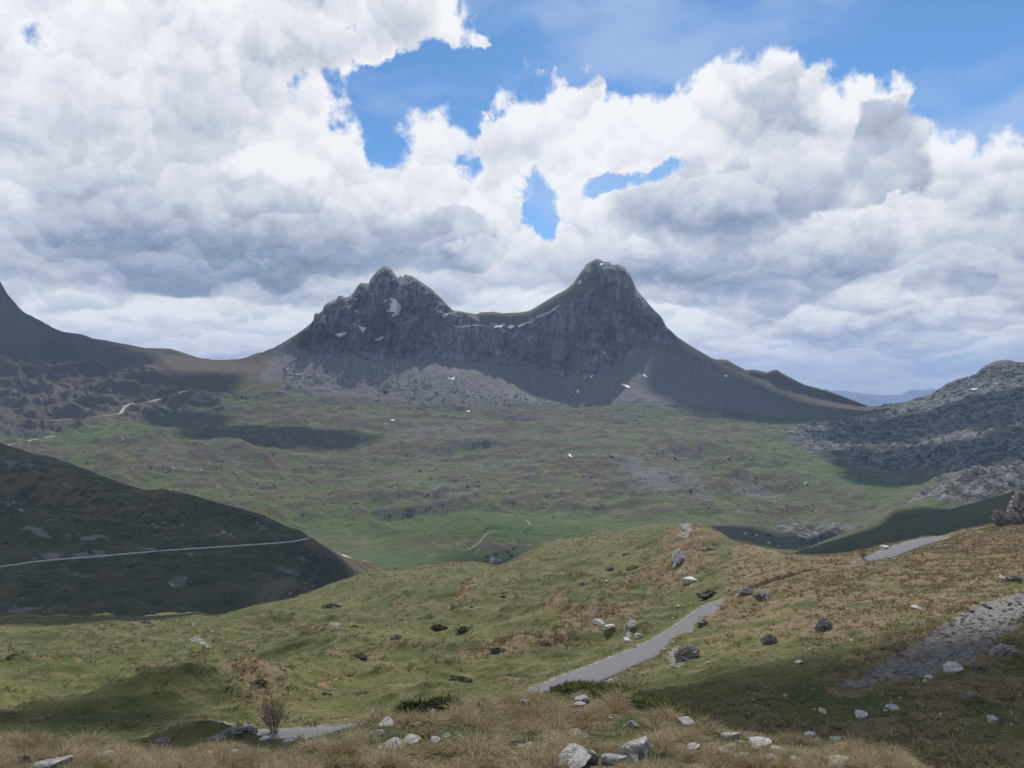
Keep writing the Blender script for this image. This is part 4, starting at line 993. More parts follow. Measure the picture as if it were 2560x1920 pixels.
# crag at the right edge on the crest of the hillside
for x, r, wp, hp, lab, k in [(2560,1300,90,90,'high jagged crag with pale edges at the right border of the picture',1),(2498,1312,36,46,'narrow slanting rock with a pale foot left of the high crag',3),(2530,1312,50,40,'dark rock wedged between the narrow rock and the high crag',2)]:
    h = surf('T', x, max(r, np.interp(x, [p[0] for p in TCR], [p[1] for p in TCR])+5))
    if h:
        p = h[0]; o = link('crag', SMD[k], M_dstone); s_ = wp*p.y/F/2
        o.location = (p.x, p.y, p.z+hp*p.y/F*.42); o.scale = (s_, s_*.8, hp*p.y/F*.7); o.rotation_euler = (0, R(-24), R(20)); tag(o, lab, 'rock')
BIG_F = [
 (1600,1890,84,46,'largest pale boulder of the foreground, striped, lower middle right',0,-8,0),
 (1424,1916,84,34,'long wedge of rock tilting up, its right face in black shade',4,-24,0),
 (1474,1910,36,34,'block leaning against the right end of the tilted wedge',2,-20,0),
 (1545,1908,62,24,'low cracked rock left below the largest boulder',0,0,0),
 (1588,1918,36,30,'rounded pale rock right below the largest boulder',1,0,0),
 (1585,1818,28,17,'pale block with a dark hollow on its right, above the largest boulder',6,-10,0),
 (1440,1832,26,11,'small pale stone in green grass left of the block with the hollow',4,0,0),
 (1315,1764,27,18,'rounded white stone on the knoll crest left of the middle',0,0,0),
 (1455,1758,30,19,'white stone with a dark cavity on the knoll crest',2,0,0),
 (1447,1768,34,12,'flat white stone under the one with the cavity on the crest',7,0,0),
 (1024,1802,24,15,'dark edged stone on the left slope of the knoll',5,0,1),
 (1084,1788,22,15,'pale stone high on the left slope of the knoll',1,0,0),
 (963,1812,38,13,'group of white stones on the left slope, highest left one',4,0,0),
 (946,1840,30,15,'white tilted stone below the highest left group',3,-15,0),
 (1038,1815,24,11,'small white stone below the dark edged one',2,0,0),
 (1074,1803,14,10,'tiny white stone between two pale ones on the left slope',0,0,0),
 (1020,1857,48,8,'thin slab at the upper edge of the green foreground patch',7,0,0),
 (1085,1856,32,9,'thin slab right of another in the green foreground patch',7,0,0),
 (1113,1842,22,8,'small flat stone at the top of the green foreground patch',4,0,0),
 (1321,1868,34,8,'flat sliver of stone in front of the middle tussocks',7,0,0),
 (1260,1884,26,14,'dark hollowed stone beside the big arched tussock',5,0,1),
 (1170,1918,28,16,'pale stone at the bottom edge in the middle',6,0,0),
 (1040,1912,30,14,'bluish grey stone at the bottom edge left of the middle',1,0,0),
 (975,1872,60,16,'bluish broken stones behind the dark centred tussock',4,0,0),
 (56,1918,34,30,'dark ringed stone near the bottom left corner',5,0,1),
 (134,1922,84,30,'large flat white boulder in the bottom left corner',0,0,0),
 (170,1898,32,14,'white stone just above the large flat boulder at bottom left',2,0,0),
 (194,1874,13,12,'small round white stone, left one of a pair at bottom left',6,0,0),
 (209,1874,15,10,'small white stone, right one of the pair at bottom left',1,0,0),
 (258,1874,22,20,'upright pale stone among straw tufts at bottom left',3,0,0),
 (262,1896,44,17,'long pale stone under the upright one at bottom left',4,20,0),
 (276,1918,28,14,'brownish pale stone at the very bottom left of the middle tufts',0,0,0),
 (341,1912,30,12,'slanting pale sliver of stone between two tufts at bottom left',7,25,0),
 (385,1902,24,20,'round white stone on the crest at bottom left',6,0,0),
 (401,1920,50,18,'dark low boulder below the round white stone',4,0,1),
 (513,1896,42,13,'flat white slab left of the yellow green patch at the bottom',7,0,0),
 (578,1894,42,13,'flat white slab on the yellow green patch at the bottom',7,0,0),
 (561,1908,28,12,'white stone between the two flat slabs at the bottom',2,0,0),
 (814,1858,26,10,'pale stone at the dip between the two knolls',1,0,0),
 (1835,1848,48,20,'pale angular block on the right slope of the knoll',0,0,0),
 (1904,1868,70,13,'long white slab on the right slope of the knoll, uppermost',7,0,0),
 (1950,1888,62,11,'long white slab below the uppermost one on the right slope',7,0,0),
 (1995,1917,62,13,'white slab at the bottom edge, right of the middle',4,0,0),
 (2099,1912,66,13,'wide white slab near the bottom edge, farthest right one',7,0,0),
 (1858,1894,36,12,'pale stone in the row below the angular block',2,0,0),
 (1826,1880,52,12,'pale slanting slab just below the angular block',4,18,0),
 (1710,1812,42,15,'pale broken stones under the juniper mat on the crest',5,0,0),
 (1733,1874,40,10,'pale flat stone in the brown tufts of the right slope',7,0,0),
 (1928,1898,40,10,'pale stone between two long slabs on the right slope',4,0,0),
 (1648,1796,30,10,'stone left of the pale broken ones on the crest',1,0,0),
]
for (x, r, wp, hp, lab, k, tl, dk_) in BIG_F:
    stone('F', x, min(r, 1990), wp, hp, lab, 'rock', None, k, bool(dk_), rot=rnd.uniform(-20, 20), tilt=tl)
# countless-looking but separate small stones
for i in range(70):
    x = rnd.uniform(930, 2230); cr_ = float(np.interp(x, [p[0] for p in FCR], [p[1] for p in FCR])); r = rnd.uniform(cr_+8, 1930)
    if r > 1935: continue
    wp = rnd.choice([7, 9, 11, 13, 16]); stone('F', x, r, wp, wp*rnd.uniform(.3, .6), 'small pale stone half buried in the grass of the foreground knoll', 'stone', 'small stones on the foreground knoll', name='stone')
for i in range(24):
    x = rnd.uniform(0, 640); cr_ = float(np.interp(x, [p[0] for p in FCR], [p[1] for p in FCR])); r = rnd.uniform(cr_+8, 1930)
    wp = rnd.choice([7, 9, 12, 16]); stone('F', x, r, wp, wp*.5, 'small pale stone between straw tufts of the low left crest', 'stone', 'small stones on the left crest', name='stone')
for i in range(80):
    x = rnd.uniform(1850, 2550); r = rnd.uniform(1700, 1900)
    wp = rnd.choice([6, 7, 9, 12, 15]); stone('T', x, r, wp, wp*rnd.uniform(.35, .6), 'small pale stone lying in the dark grassy dip at lower right', 'stone', 'small stones in the grassy dip', name='stone')
for i in range(34):
    x, r = rnd.gauss(1640, 130), rnd.gauss(1480, 75)
    if 1400 < x < 1800 and r > 1350: wp = rnd.choice([6, 8, 10]); stone('T', x, r, wp, wp*.7, 'small grey stone among tan tufts of the meadow ridge', 'stone', 'small stones on the meadow ridge', name='stone', dark=rnd.random() < .4)
for i in range(26):
    x, r = rnd.uniform(150, 900), rnd.uniform(1600, 1700)
    wp = rnd.choice([4, 5, 7]); stone('T', x, r, wp, wp*.5, 'tiny white stone scattered on the green meadow at left', 'stone', 'white stones on the left meadow', name='stone')
for x, r, wp, hp, lab in [(1863,1336,9,9,'small pale boulder in the dark valley bottom, farthest left of its row'),(1892,1340,9,9,'small pale boulder second from the left in the dark valley bottom'),(1923,1362,14,12,'largest pale boulder in the dark valley bottom'),(1886,1367,8,6,'low pale boulder nearest the meadow crest in the valley bottom'),(1947,1366,10,3,'thin pale slab right of the largest boulder in the valley bottom'),(943,986,9,7,'grey boulder below the left end of the boulder field'),(1241,1003,8,5,'pale boulder on the green ground under the scree')]:
    stone('K', x, r, wp, hp, lab, 'boulder', None, name='boulder')

def block_field(name, pts_nrm, sizes, mat, flat, seed):
    """loose angular blocks nobody could count, one mesh"""
    rs = np.random.RandomState(seed); n_ = len(pts_nrm)
    base = np.array([(-1,-1,-1),(1,-1,-1),(1,1,-1),(-1,1,-1),(-1,-1,1),(1,-1,1),(1,1,1),(-1,1,1)], float)
    fc = np.array([(0,3,2,1),(4,5,6,7),(0,1,5,4),(1,2,6,5),(2,3,7,6),(3,0,4,7)])
    V = base[None]*(1+rs.uniform(-.35, .35, (n_, 8, 3))); V[:, 4:, :2] *= rs.uniform(.4, .95, (n_, 1, 1))
    V *= np.stack([sizes, sizes*rs.uniform(.6, 1, n_), sizes*flat*rs.uniform(.5, 1.2, n_)], -1)[:, None, :]
    a = rs.uniform(0, 6.28, n_); c, s_ = np.cos(a)[:, None], np.sin(a)[:, None]
    x = V[..., 0]*c-V[..., 1]*s_; y = V[..., 0]*s_+V[..., 1]*c; t1 = rs.uniform(-.5, .5, n_)[:, None]; z = V[..., 2]+x*t1
    V = np.stack([x, y, z], -1)+np.array(pts_nrm)[:, None, :]
    Fc = fc[None]+(np.arange(n_)*8)[:, None, None]
    return tag(link(name, np_mesh(name, V.reshape(-1, 3), Fc.reshape(-1, 4), smooth=False), mat), kind='stuff')
def sample_sheet(S, wmask, n_, seed):
    rs = np.random.RandomState(seed)
    ex = np.abs(np.gradient(S.X, axis=1)); ey = np.abs(np.gradient(S.Y, axis=0))
    wgt = (ex*ey*wmask).ravel(); wgt = np.clip(wgt, 0, None); cs = np.cumsum(wgt)
    idx = np.searchsorted(cs, rs.uniform(0, cs[-1], n_)); idx = np.clip(idx, 0, len(wgt)-1)
    nx = S.X.shape[1]; i, j = idx//nx, idx % nx
    i = np.clip(i, 1, S.X.shape[0]-2); j = np.clip(j, 1, nx-2)
    P = np.stack([S.X[i, j], S.Y[i, j], S.Z[i, j]], -1)
    u = rs.uniform(-.5, .5, n_)[:, None]; v = rs.uniform(-.5, .5, n_)[:, None]
    dU = np.stack([S.X[i, j+1]-S.X[i, j-1], S.Y[i, j+1]-S.Y[i, j-1], S.Z[i, j+1]-S.Z[i, j-1]], -1)/2
    dV = np.stack([S.X[i+1, j]-S.X[i-1, j], S.Y[i+1, j]-S.Y[i-1, j], S.Z[i+1, j]-S.Z[i-1, j]], -1)/2
    return P+u*dU+v*dV, i, j
rs_ = np.random.RandomState(3)
P, i, j = sample_sheet(T, (sc > .6)*1.0, 9000, 1)
M_scree = road_mat('scree_stone', c3(.07,.068,.068), c3(.20,.195,.19), 3.0)
block_field('scree', P+[0, 0, .03], rs_.lognormal(-1.65, .55, len(P)), M_scree, .35, 2)
BF = polymask(px+10*perlin(px/30, rw/20), rw, [(700,905),(800,885),(975,890),(1090,935),(1230,972),(1400,1005),(1560,1010),(1400,1022),(1200,1010),(1050,1008),(950,985),(860,960),(760,975),(690,950)], 14)
BF = BF*(.35+.65*sstep(-.1, .25, fbm(px/35, rw/16, 3, 3)))
P, i, j = sample_sheet(K, (BF > .25)*BF, 5200, 4)
block_field('boulder_field', P, rs_.lognormal(.55, .55, len(P)), M_dstone, .7, 5)
P, i, j = sample_sheet(K, np.clip(mid, 0, 1)*(K.t < K.knot[8])*(K.Y > 1000), 2600, 6)
block_field('loose_blocks', P, rs_.lognormal(.0, .5, len(P)), M_dstone, .45, 7)
P, i, j = sample_sheet(L, rk*(L.t < L.knot[4]), 500, 8)
block_field('loose_blocks', P, rs_.lognormal(-.5, .5, len(P)), M_dstone, .4, 9)
# ------------------------------------------------------------------ plants
def blade_mesh(name, roots, dirs, length, width, droop, seed, seg=3):
    """curved tapering blades: roots (n,3), dirs (n,3) outward unit vectors (z up part included)"""
    rs = np.random.RandomState(seed); n_ = len(roots)
    L_ = np.asarray(length)*np.ones(n_); Wd = np.asarray(width)*np.ones(n_); D = np.asarray(droop)*np.ones(n_)
    side = np.cross(dirs, rs.normal(size=(n_, 3))); side /= np.linalg.norm(side, axis=1)[:, None]+1e-9
    V = []
    for k in range(seg+1):
        t = k/seg
        c = roots+dirs*(L_*t)[:, None]; c = c.copy(); c[:, 2] -= D*L_*t*t
        hor = dirs.copy(); hor[:, 2] = 0; c += hor*(D*L_*t*t*.35)[:, None]
        wv_ = (Wd*(1-t)**.7*.5+1e-5)
        V.append(c-side*wv_[:, None]); V.append(c+side*wv_[:, None])
    V = np.stack(V, 1).reshape(-1, 3)       # n, 2(seg+1)
    m_ = 2*(seg+1); b_ = np.arange(n_)[:, None]*m_
    fs = []
    for k in range(seg): fs.append(np.stack([b_[:, 0]+2*k, b_[:, 0]+2*k+1, b_[:, 0]+2*k+3, b_[:, 0]+2*k+2], -1))
    return V, np.concatenate(fs)
def grass_mat(name, a, b, c, sc_, trans=.35):
    m = bpy.data.materials.new(name); m.use_nodes = True; g = NG(m.node_tree); p = m.node_tree.nodes['Principled BSDF']; out = m.node_tree.nodes['Material Output']
    P = g.node('ShaderNodeNewGeometry').outputs['Position']; oi = g.node('ShaderNodeObjectInfo').outputs['Random']
    n1 = g.noise(P, sc_, 4, .6); n2 = g.noise(P, sc_*14, 3, .7)
    col = g.mix(g.smooth(n1, .38, .62), a, b); col = g.mix(g.smooth(n2, .48, .66), col, c)
    col = g.mix(g.mul(oi, .35), col, b)
    g.put(p.inputs['Base Color'], col); p.inputs['Roughness'].default_value = .75; p.inputs['Specular IOR Level'].default_value = .2
    tr = g.node('ShaderNodeBsdfTranslucent'); g.put(tr.inputs[0], col); mx = g.node('ShaderNodeMixShader'); mx.inputs[0].default_value = trans
    g.l.new(p.outputs[0], mx.inputs[1]); g.l.new(tr.outputs[0], mx.inputs[2]); g.l.new(mx.outputs[0], out.inputs[0]); return m
M_straw = grass_mat('straw_grass', c3(.24,.195,.11), c3(.42,.355,.22), c3(.085,.068,.036), 1.2)
M_tan = grass_mat('tan_tufts', c3(.185,.155,.08), c3(.30,.245,.14), c3(.085,.08,.036), .12, .25)
M_green = grass_mat('green_grass', c3(.035,.055,.014), c3(.06,.075,.022), c3(.10,.10,.04), 1.0, .3)
M_jun = grass_mat('juniper_needles', c3(.018,.026,.010), c3(.032,.040,.014), c3(.05,.05,.02), .6, .1)
M_jun2 = grass_mat('yellowish_juniper_needles', c3(.06,.07,.018), c3(.11,.115,.028), c3(.03,.035,.012), 3.0, .2)
M_twig = grass_mat('bare_twigs', c3(.085,.07,.052), c3(.12,.10,.075), c3(.05,.04,.03), 2.0, .0)
M_twigb = grass_mat('brown_twigs', c3(.13,.075,.05), c3(.17,.10,.065), c3(.07,.045,.03), 2.0, .0)

def tussock_mesh(seed):
    rs = np.random.RandomState(seed); n_ = 620
    a = rs.uniform(0, 6.283, n_); rr = np.sqrt(rs.uniform(0, 1, n_))*.11
    roots = np.stack([np.cos(a)*rr, np.sin(a)*rr, np.full(n_, -.03)], -1)
    lean = np.clip(rr/.11*1.05+rs.normal(0, .28, n_), 0, 1.45); a2 = a+rs.normal(0, .5, n_)+.25
    d = np.stack([np.cos(a2)*np.sin(lean), np.sin(a2)*np.sin(lean), np.cos(lean)], -1)
    V, Fc = blade_mesh('t', roots, d, rs.uniform(.16, .42, n_), rs.uniform(.005, .009, n_), rs.uniform(.25, .8, n_), seed)
    V[:, 2] = np.maximum(V[:, 2], -.05)
    return np_mesh('grass_tussock', V, Fc)
TM = [tussock_mesh(100+i) for i in range(7)]
def tussock(x, r, wpx, lab, grp, which='F', squash=1.0):
    h = surf(which, x, r)
    if h is None: return
    p = h[0]; s_ = wpx*p.y/F/.36
    o = link('grass_tussock', TM[rnd.randrange(7)], M_straw); o.location = (p.x, p.y, p.z); o.scale = (s_, s_, s_*squash*1.1); o.rotation_euler = (R(rnd.uniform(-6, 6)), R(rnd.uniform(-6, 6)), rnd.uniform(0, 6.28))
    tag(o, lab, 'grass tussock', grp)
TUS = [(1430,1800,60,'rounded tussock with a black hollow in its middle, on the knoll crest'),(1190,1888,110,'widest arched tussock at the bottom, left of the middle'),(1320,1908,90,'tall round tussock at the bottom left of the tilted wedge rock'),
 (980,1898,80,'dark centred tussock at the lower left of the knoll'),(1070,1838,50,'tussock beside the green patch with a dark right flank'),(1290,1782,45,'tussock on the crest just right of the rounded white stone'),(1160,1800,60,'pale tussock on the left slope under the crest'),(1230,1806,60,'pale tussock next to the green patch upper edge'),
 (1490,1892,60,'golden tussock growing against the tilted wedge rock'),(1650,1862,60,'tussock just right of the largest pale boulder'),(1540,1780,60,'tussock under the juniper mat, left of centre'),(1640,1820,70,'reddish tussock above the largest pale boulder'),
 (1400,1770,40,'small tussock left of the stone with the cavity'),(60,1868,70,'shaggy tussock on the crest at the left edge'),(105,1872,60,'shaggy tussock right of the one at the left edge'),(215,1890,60,'straw tussock with long loose stalks at bottom left'),
 (310,1893,50,'dark hearted tussock right of the upright pale stone at bottom left'),(640,1896,50,'tussock on the low saddle left of the main knoll'),(905,1850,60,'golden tussock on the lit left edge of the knoll'),(860,1880,80,'golden tussock below the lit left edge of the knoll'),
 (1985,1890,60,'brown tussock between the white slabs on the right slope'),(2120,1890,50,'brown tussock above the farthest right slab'),(1770,1830,60,'dark tussock on the right slope of the knoll'),(1700,1845,60,'tan tussock on the right slope of the knoll')]
for x, r, wp, lab in TUS: tussock(x, r, wp, lab, 'tussocks on the foreground knoll')
fc = lambda x: float(np.interp(x, [p[0] for p in FCR], [p[1] for p in FCR]))
cnt = 0
for t_ in range(1300):
    if cnt >= 260: break
    x = rnd.uniform(-60, 2350); c_ = fc(x)
    if c_ > 1925: continue
    r = c_+2+(1950-c_)*rnd.random()**1.1
    if math.exp(-(((x-1150)/230)**2+((r-1838)/34)**2)) > rnd.random()+.15: continue
    if 1650 < x < 2300 and rnd.random() < .35: continue
    reg = 'left crest' if x < 690 else ('main knoll' if x < 1660 else 'right slope')
    lab = {'left crest': 'straw coloured tussock on the low crest along the bottom left', 'main knoll': 'straw coloured tussock on the main foreground knoll', 'right slope': 'brown tussock on the stony right slope of the foreground knoll'}[reg]
    tussock(x, r, rnd.uniform(28, 75), lab, 'straw tussocks of the '+reg); cnt += 1
# low grass of the knoll, one mass
rs_ = np.random.RandomState(21)
fvis = (FG.t > FG.knot[1]) & (FG.t < FG.knot[4]) & (FG.row < 2050)
P, i, j = sample_sheet(FG, fvis*(.25+fdry)/np.maximum(FG.Y, 4)**1.2*(fdry > .3), 20000, 31)
a = rs_.uniform(0, 6.28, len(P)); ln = rs_.uniform(.1, 1.1, len(P)); d = np.stack([np.cos(a)*np.sin(ln), np.sin(a)*np.sin(ln), np.cos(ln)], -1)
V, Fc = blade_mesh('g', P, d, rs_.uniform(.03, .12, len(P)), rs_.uniform(.004, .007, len(P)), rs_.uniform(.2, .7, len(P)), 5, seg=2)
tag(link('dry_grass', np_mesh('dry_grass', V, Fc), M_straw), 'short straw coloured grass covering the foreground knoll', 'grass', kind='stuff')
P, i, j = sample_sheet(FG, fvis*(1.15-fdry)/np.maximum(FG.Y, 4)**1.2, 46000, 32)
a = rs_.uniform(0, 6.28, len(P)); ln = rs_.uniform(.1, 1.2, len(P)); d = np.stack([np.cos(a)*np.sin(ln), np.sin(a)*np.sin(ln), np.cos(ln)], -1)
V, Fc = blade_mesh('g', P, d, rs_.uniform(.03, .09, len(P)), rs_.uniform(.004, .008, len(P)), rs_.uniform(.2, .7, len(P)), 6, seg=2)
tag(link('grass', np_mesh('grass', V, Fc), M_green), 'short green grass between the tussocks of the foreground knoll', 'grass', kind='stuff')
# tufts of the near hillside and of the dry patches in the meadow
def tuft_mass(name, P, size, mat, lab, seed, nb=9, lift=.0):
    rs = np.random.RandomState(seed); n_ = len(P); size = size*np.clip(P[:, 1]/95, .68, 1)
    Pb = np.repeat(P, nb, axis=0); sz = np.repeat(size, nb)
    a = rs.uniform(0, 6.283, n_*nb); rr = np.sqrt(rs.uniform(0, 1, n_*nb))*.35*sz
    roots = Pb+np.stack([np.cos(a)*rr, np.sin(a)*rr, np.full(n_*nb, -.05)], -1)
    ln = np.clip(rr/(sz*.35)*1.0+rs.normal(0, .2, n_*nb), 0, 1.35)
    d = np.stack([np.cos(a)*np.sin(ln), np.sin(a)*np.sin(ln), np.cos(ln)], -1)
    V, Fc = blade_mesh('g', roots, d, sz*rs.uniform(.55, 1.0, n_*nb), sz*rs.uniform(.12, .22, n_*nb), rs.uniform(.2, .6, n_*nb), seed+1, seg=2)
    return tag(link(name, np_mesh(name, V, Fc), mat), lab, 'grass', kind='stuff')
tvis = ((T.t > T.knot[0]+9) & (T.t < T.knot[6]+1))*1.0
clump = sstep(-.15, .25, fbm(T.X/5.0, T.Y/5.0, 9, 3, .6))
wgt = tvis*notroad*(1-sc)*np.clip(dry, 0, 1)**1.3*(.25+clump)/np.maximum(T.Y, 45)**.8*sstep(RW+.2, RW+1.0, rd)
P, i, j = sample_sheet(T, wgt, 26000, 41)
tuft_mass('grass_tufts', P, rs_.uniform(.45, 1.1, len(P))*(1+.25*(P[:, 1] > 140)), M_tan, 'tan tufts of dry grass covering the near hillside and meadow ridges', 42)
wgt = tvis*notroad*(1-sc)*(.12+.88*hs*(1-dry))*(.3+clump)*(T.Y < 130)/np.maximum(T.Y, 45)
P, i, j = sample_sheet(T, wgt, 9000, 43)
tuft_mass('meadow_grass', P, rs_.uniform(.2, .45, len(P)), M_green, 'low green grass of the shaded dip and the near meadow', 44, nb=8)

M_mead = grass_mat('meadow_tufts', c3(.062,.080,.019), c3(.115,.115,.038), c3(.155,.14,.06), .16, .25)
wgt = tvis*notroad*(1-sc)*mead*(.25+clump)*(1-.6*dry)/np.maximum(T.Y, 60)**1.6*(T.t > T.knot[1])
P, i, j = sample_sheet(T, wgt, 46000, 51)
tuft_mass('meadow_grass', P, rs_.uniform(.6, 1.4, len(P))*(.14+.0013*P[:, 1]), M_mead, 'olive and green grass tufts of the sunlit meadow', 52, nb=6)
# ---- junipers: low mats of leafy sprigs over a branchy core
def juniper_mesh(seed, nleaf=700, hgt=.32, ragged=.25):
    rs = np.random.RandomState(seed)
    a = rs.uniform(0, 6.283, nleaf); rr = np.sqrt(rs.uniform(0, 1, nleaf)); ph = rs.uniform(0, 6.28)
    edge = 1+ragged*np.sin(a*3+ph)+ragged*.6*np.sin(a*5+2*ph)
    x = np.cos(a)*rr*edge; y = np.sin(a)*rr*edge*.6; z = hgt*np.sqrt(np.clip(1-rr*rr, 0, 1))*rs.uniform(.55, 1.15, nleaf)+.12*hgt*np.sin(x*7+ph)
    roots = np.stack([x, y, z-.02], -1); nrm = np.stack([x*.7, y*.9, .55+0*x], -1)+rs.normal(0, .45, (nleaf, 3)); nrm /= np.linalg.norm(nrm, axis=1)[:, None]
    V, Fc = blade_mesh('j', roots, nrm, rs.uniform(.08, .17, nleaf), rs.uniform(.05, .10, nleaf), rs.uniform(0, .3, nleaf), seed, seg=2)
    v2, f2 = ICO[3]; r2 = 1+.22*fbm(v2[:, 0]*3+seed, v2[:, 1]*3, v2[:, 2]*3, 3); v2 = v2*r2[:, None]*np.array([.9, .55, hgt*.85])
    aa = np.arctan2(v2[:, 1], v2[:, 0]); e2 = 1+ragged*np.sin(aa*3+ph)*.8; v2[:, :2] *= e2[:, None]
    q_ = np.concatenate([f2, f2[:, 2:3]], 1)  # degenerate quads avoided below
    vs = np.concatenate([V, v2]); me = bpy.data.meshes.new('juniper'); me.from_pydata(vs.tolist(), [], Fc.tolist()+(f2+len(V)).tolist()); me.update(); return me
JM = [juniper_mesh(200+i) for i in range(5)]; JS = [juniper_mesh(230+i, 120, .5, .15) for i in range(4)]
def juniper(which, x, r, wpx, hpx, lab, grp=None, small=False, mat=M_jun, rot=0, name='juniper_bush'):
    h = surf(which, x, r)
    if h is None: return
    hpx *= .7; p = h[0]; s_ = wpx*p.y/F/2
    key = ('s' if small else 'b')+mat.name; pool = (JS if small else JM); me0 = pool[rnd.randrange(len(pool))]
    if len(me0.materials) == 0: me0.materials.append(mat)
    if me0.materials[0] != mat:
        me0 = me0.copy(); me0.materials.clear(); me0.materials.append(mat)
    o = link(name, me0); o.location = (p.x, p.y, p.z-.03*s_); hz = (.5 if small else .34)
    o.scale = (s_, s_*1.1, max(.3*s_, hpx*p.y/F/hz*.8)); o.rotation_euler = (0, 0, R(rot)); tag(o, lab, 'juniper', grp)
JUN = [(1780,1488,76,15,'long dark juniper mat above the start of the asphalt road',-8),(1163,1574,46,11,'oval brownish juniper in the middle of the meadow',5),(1097,1570,40,14,'dark juniper with a jagged left tail, left of the oval one',-15),
 (1242,1626,40,10,'dark juniper left of the striped tan hummocks',0),(1151,1701,60,14,'olive juniper mat low in the meadow',-14),(897,1641,46,9,'narrow slanting juniper streak on the lower left meadow',-20),
 (827,1519,60,12,'long dark juniper near the far edge of the meadow',-12),(886,1567,16,6,'small dot like juniper right below the long one near the far meadow edge',0),(362,1558,26,7,'dark juniper behind the pale rocks at the far left meadow edge',0),
 (36,1641,36,9,'flat dark juniper at the left border of the meadow',0),(648,1706,44,9,'dark overhanging juniper at the crest of the tan knoll',0),(812,1738,36,8,'dark juniper lip under the tan arc right of the bare bush',0),
 (1257,1493,14,7,'round dark juniper alone in the upper meadow',0),(1590,1420,50,8,'dark juniper strip behind the pale crumbly outcrop',0),(1775,1376,40,8,'dark juniper at the broken edge of the meadow crest',-10)]
for x, r, wp, hp, lab, rt_ in JUN: juniper('T', x, r, wp, hp, lab, 'junipers of the meadow', rot=rt_)
LJ = [(465,245),(485,272),(110,232),(145,350),(290,345),(450,345),(490,355),(520,378),(270,412),(795,438),(770,455),(845,440),(895,445),(1015,445),(965,495),(830,372),(880,378),(540,470),(425,488),(860,545),(770,535),(1175,385),(1360,525),(1460,548),(1455,500),(1050,365),(720,740),(600,735),(985,738),(130,778),(140,825),(215,848),(325,822),(360,870),(455,880),(65,935),(60,510),(20,350),(60,415),(1185,727),(925,770),(310,610),(500,660),(30,610),(700,330),(610,420),(1100,600),(1250,470),(1540,640),(1330,700),(400,560),(180,600)]
for k, (x, y) in enumerate(LJ):
    big = k in (26, 30, 31)
    up = y < 690
    juniper('L', x/2.212, 1080+y/2.212+2, 22 if big else rnd.uniform(8, 15), 9 if big else rnd.uniform(4, 6), 'small dark juniper dotting the shaded left hill %s its road' % ('above' if up else 'below'), 'junipers on the shaded left hill '+('above' if up else 'below')+' the road', small=True)
for k in range(120):
    x = rnd.uniform(150, 2050); r = rnd.uniform(1130, 1300)
    side = 'left part' if x < 900 else ('middle' if x < 1500 else 'right part')
    juniper('K', x, r, rnd.uniform(5, 10), rnd.uniform(2.5, 4), 'tiny dark juniper dot in the %s of the wide green valley' % side, 'junipers in the %s of the valley' % side, small=True)
for x, r, wp, hp, lab in [(965,983,14,13,'round dark tree standing alone below the left scree'),(1092,984,10,8,'smaller round dark tree right of the lone one below the scree'),(591,995,4,6,'leftmost tiny dark conifer of the row at the pass'),(605,995,8,7,'second tiny dark conifer from the left at the pass'),(615,995,5,5,'third tiny dark conifer from the left at the pass'),(641,993,10,5,'rightmost low dark bush of the row at the pass'),
  (1920,1340,12,11,'round dark tree above the largest pale boulder of the valley bottom'),(1218,1393,11,9,'dark tree hugging the left side of the hut'),(1240,1386,10,8,'dark bush just behind the hut'),(1269,1380,11,8,'dark bush right of the hut on the shaded bank'),(1284,1372,8,7,'dark bush higher up the bank right of the hut'),(1292,1367,8,5,'topmost dark bush on the bank right of the hut'),(1278,1390,14,8,'dark bush with pale stems lower right of the hut')]:
    juniper('K', x, r, wp, hp, lab, None, small=True, name='dark_tree' if 'tree' in lab or 'conifer' in lab else 'bush')
# juniper behind the knoll crest and the yellowish mat on its right
def mat_on(name, xs_pts, n_, mat, lab, seed, thick, L0=.06, L1=.14):
    rs = np.random.RandomState(seed); R_ = []; N_ = []
    for _ in range(n_):
        u = rs.uniform(0, 1); x = np.interp(u, [p[0] for p in xs_pts], [p[1] for p in xs_pts]); r0 = np.interp(x, [p[1] for p in xs_pts], [p[2] for p in xs_pts]); r1 = np.interp(x, [p[1] for p in xs_pts], [p[3] for p in xs_pts])
        r = rs.uniform(r0, r1); h = surf('F', x, r)
        if h is None: continue
        e = 4*u*(1-u)
        R_.append((h[0]+Vector((0, 0, rs.uniform(0, thick)*min(1, e*2+.2))))[:]); d = Vector((rs.normal(0, .7)+.3, rs.normal(0, .7), .45)).normalized(); N_.append(d[:])
    R_ = np.array(R_); N_ = np.array(N_)
    V, Fc = blade_mesh('m', R_, N_, rs.uniform(L0, L1, len(R_)), rs.uniform(.012, .03, len(R_)), rs.uniform(-.2, .4, len(R_)), seed, seg=2)
    return tag(link(name, np_mesh(name, V, Fc), mat), lab, 'juniper')
mat_on('juniper_mat', [(0, 1380, 1724, 1732), (.2, 1450, 1719, 1736), (.45, 1540, 1726, 1752), (.7, 1640, 1752, 1782), (1, 1765, 1798, 1812)], 5200, M_jun2, 'yellowish green juniper mat spilling over the right crest of the knoll', 61, .10)
mat_on('juniper_bush', [(0, 990, 1785, 1790), (.3, 1040, 1772, 1786), (.7, 1110, 1768, 1780), (1, 1148, 1768, 1774)], 2600, M_jun, 'black green juniper on the crest left of the rounded white stone', 62, .14)

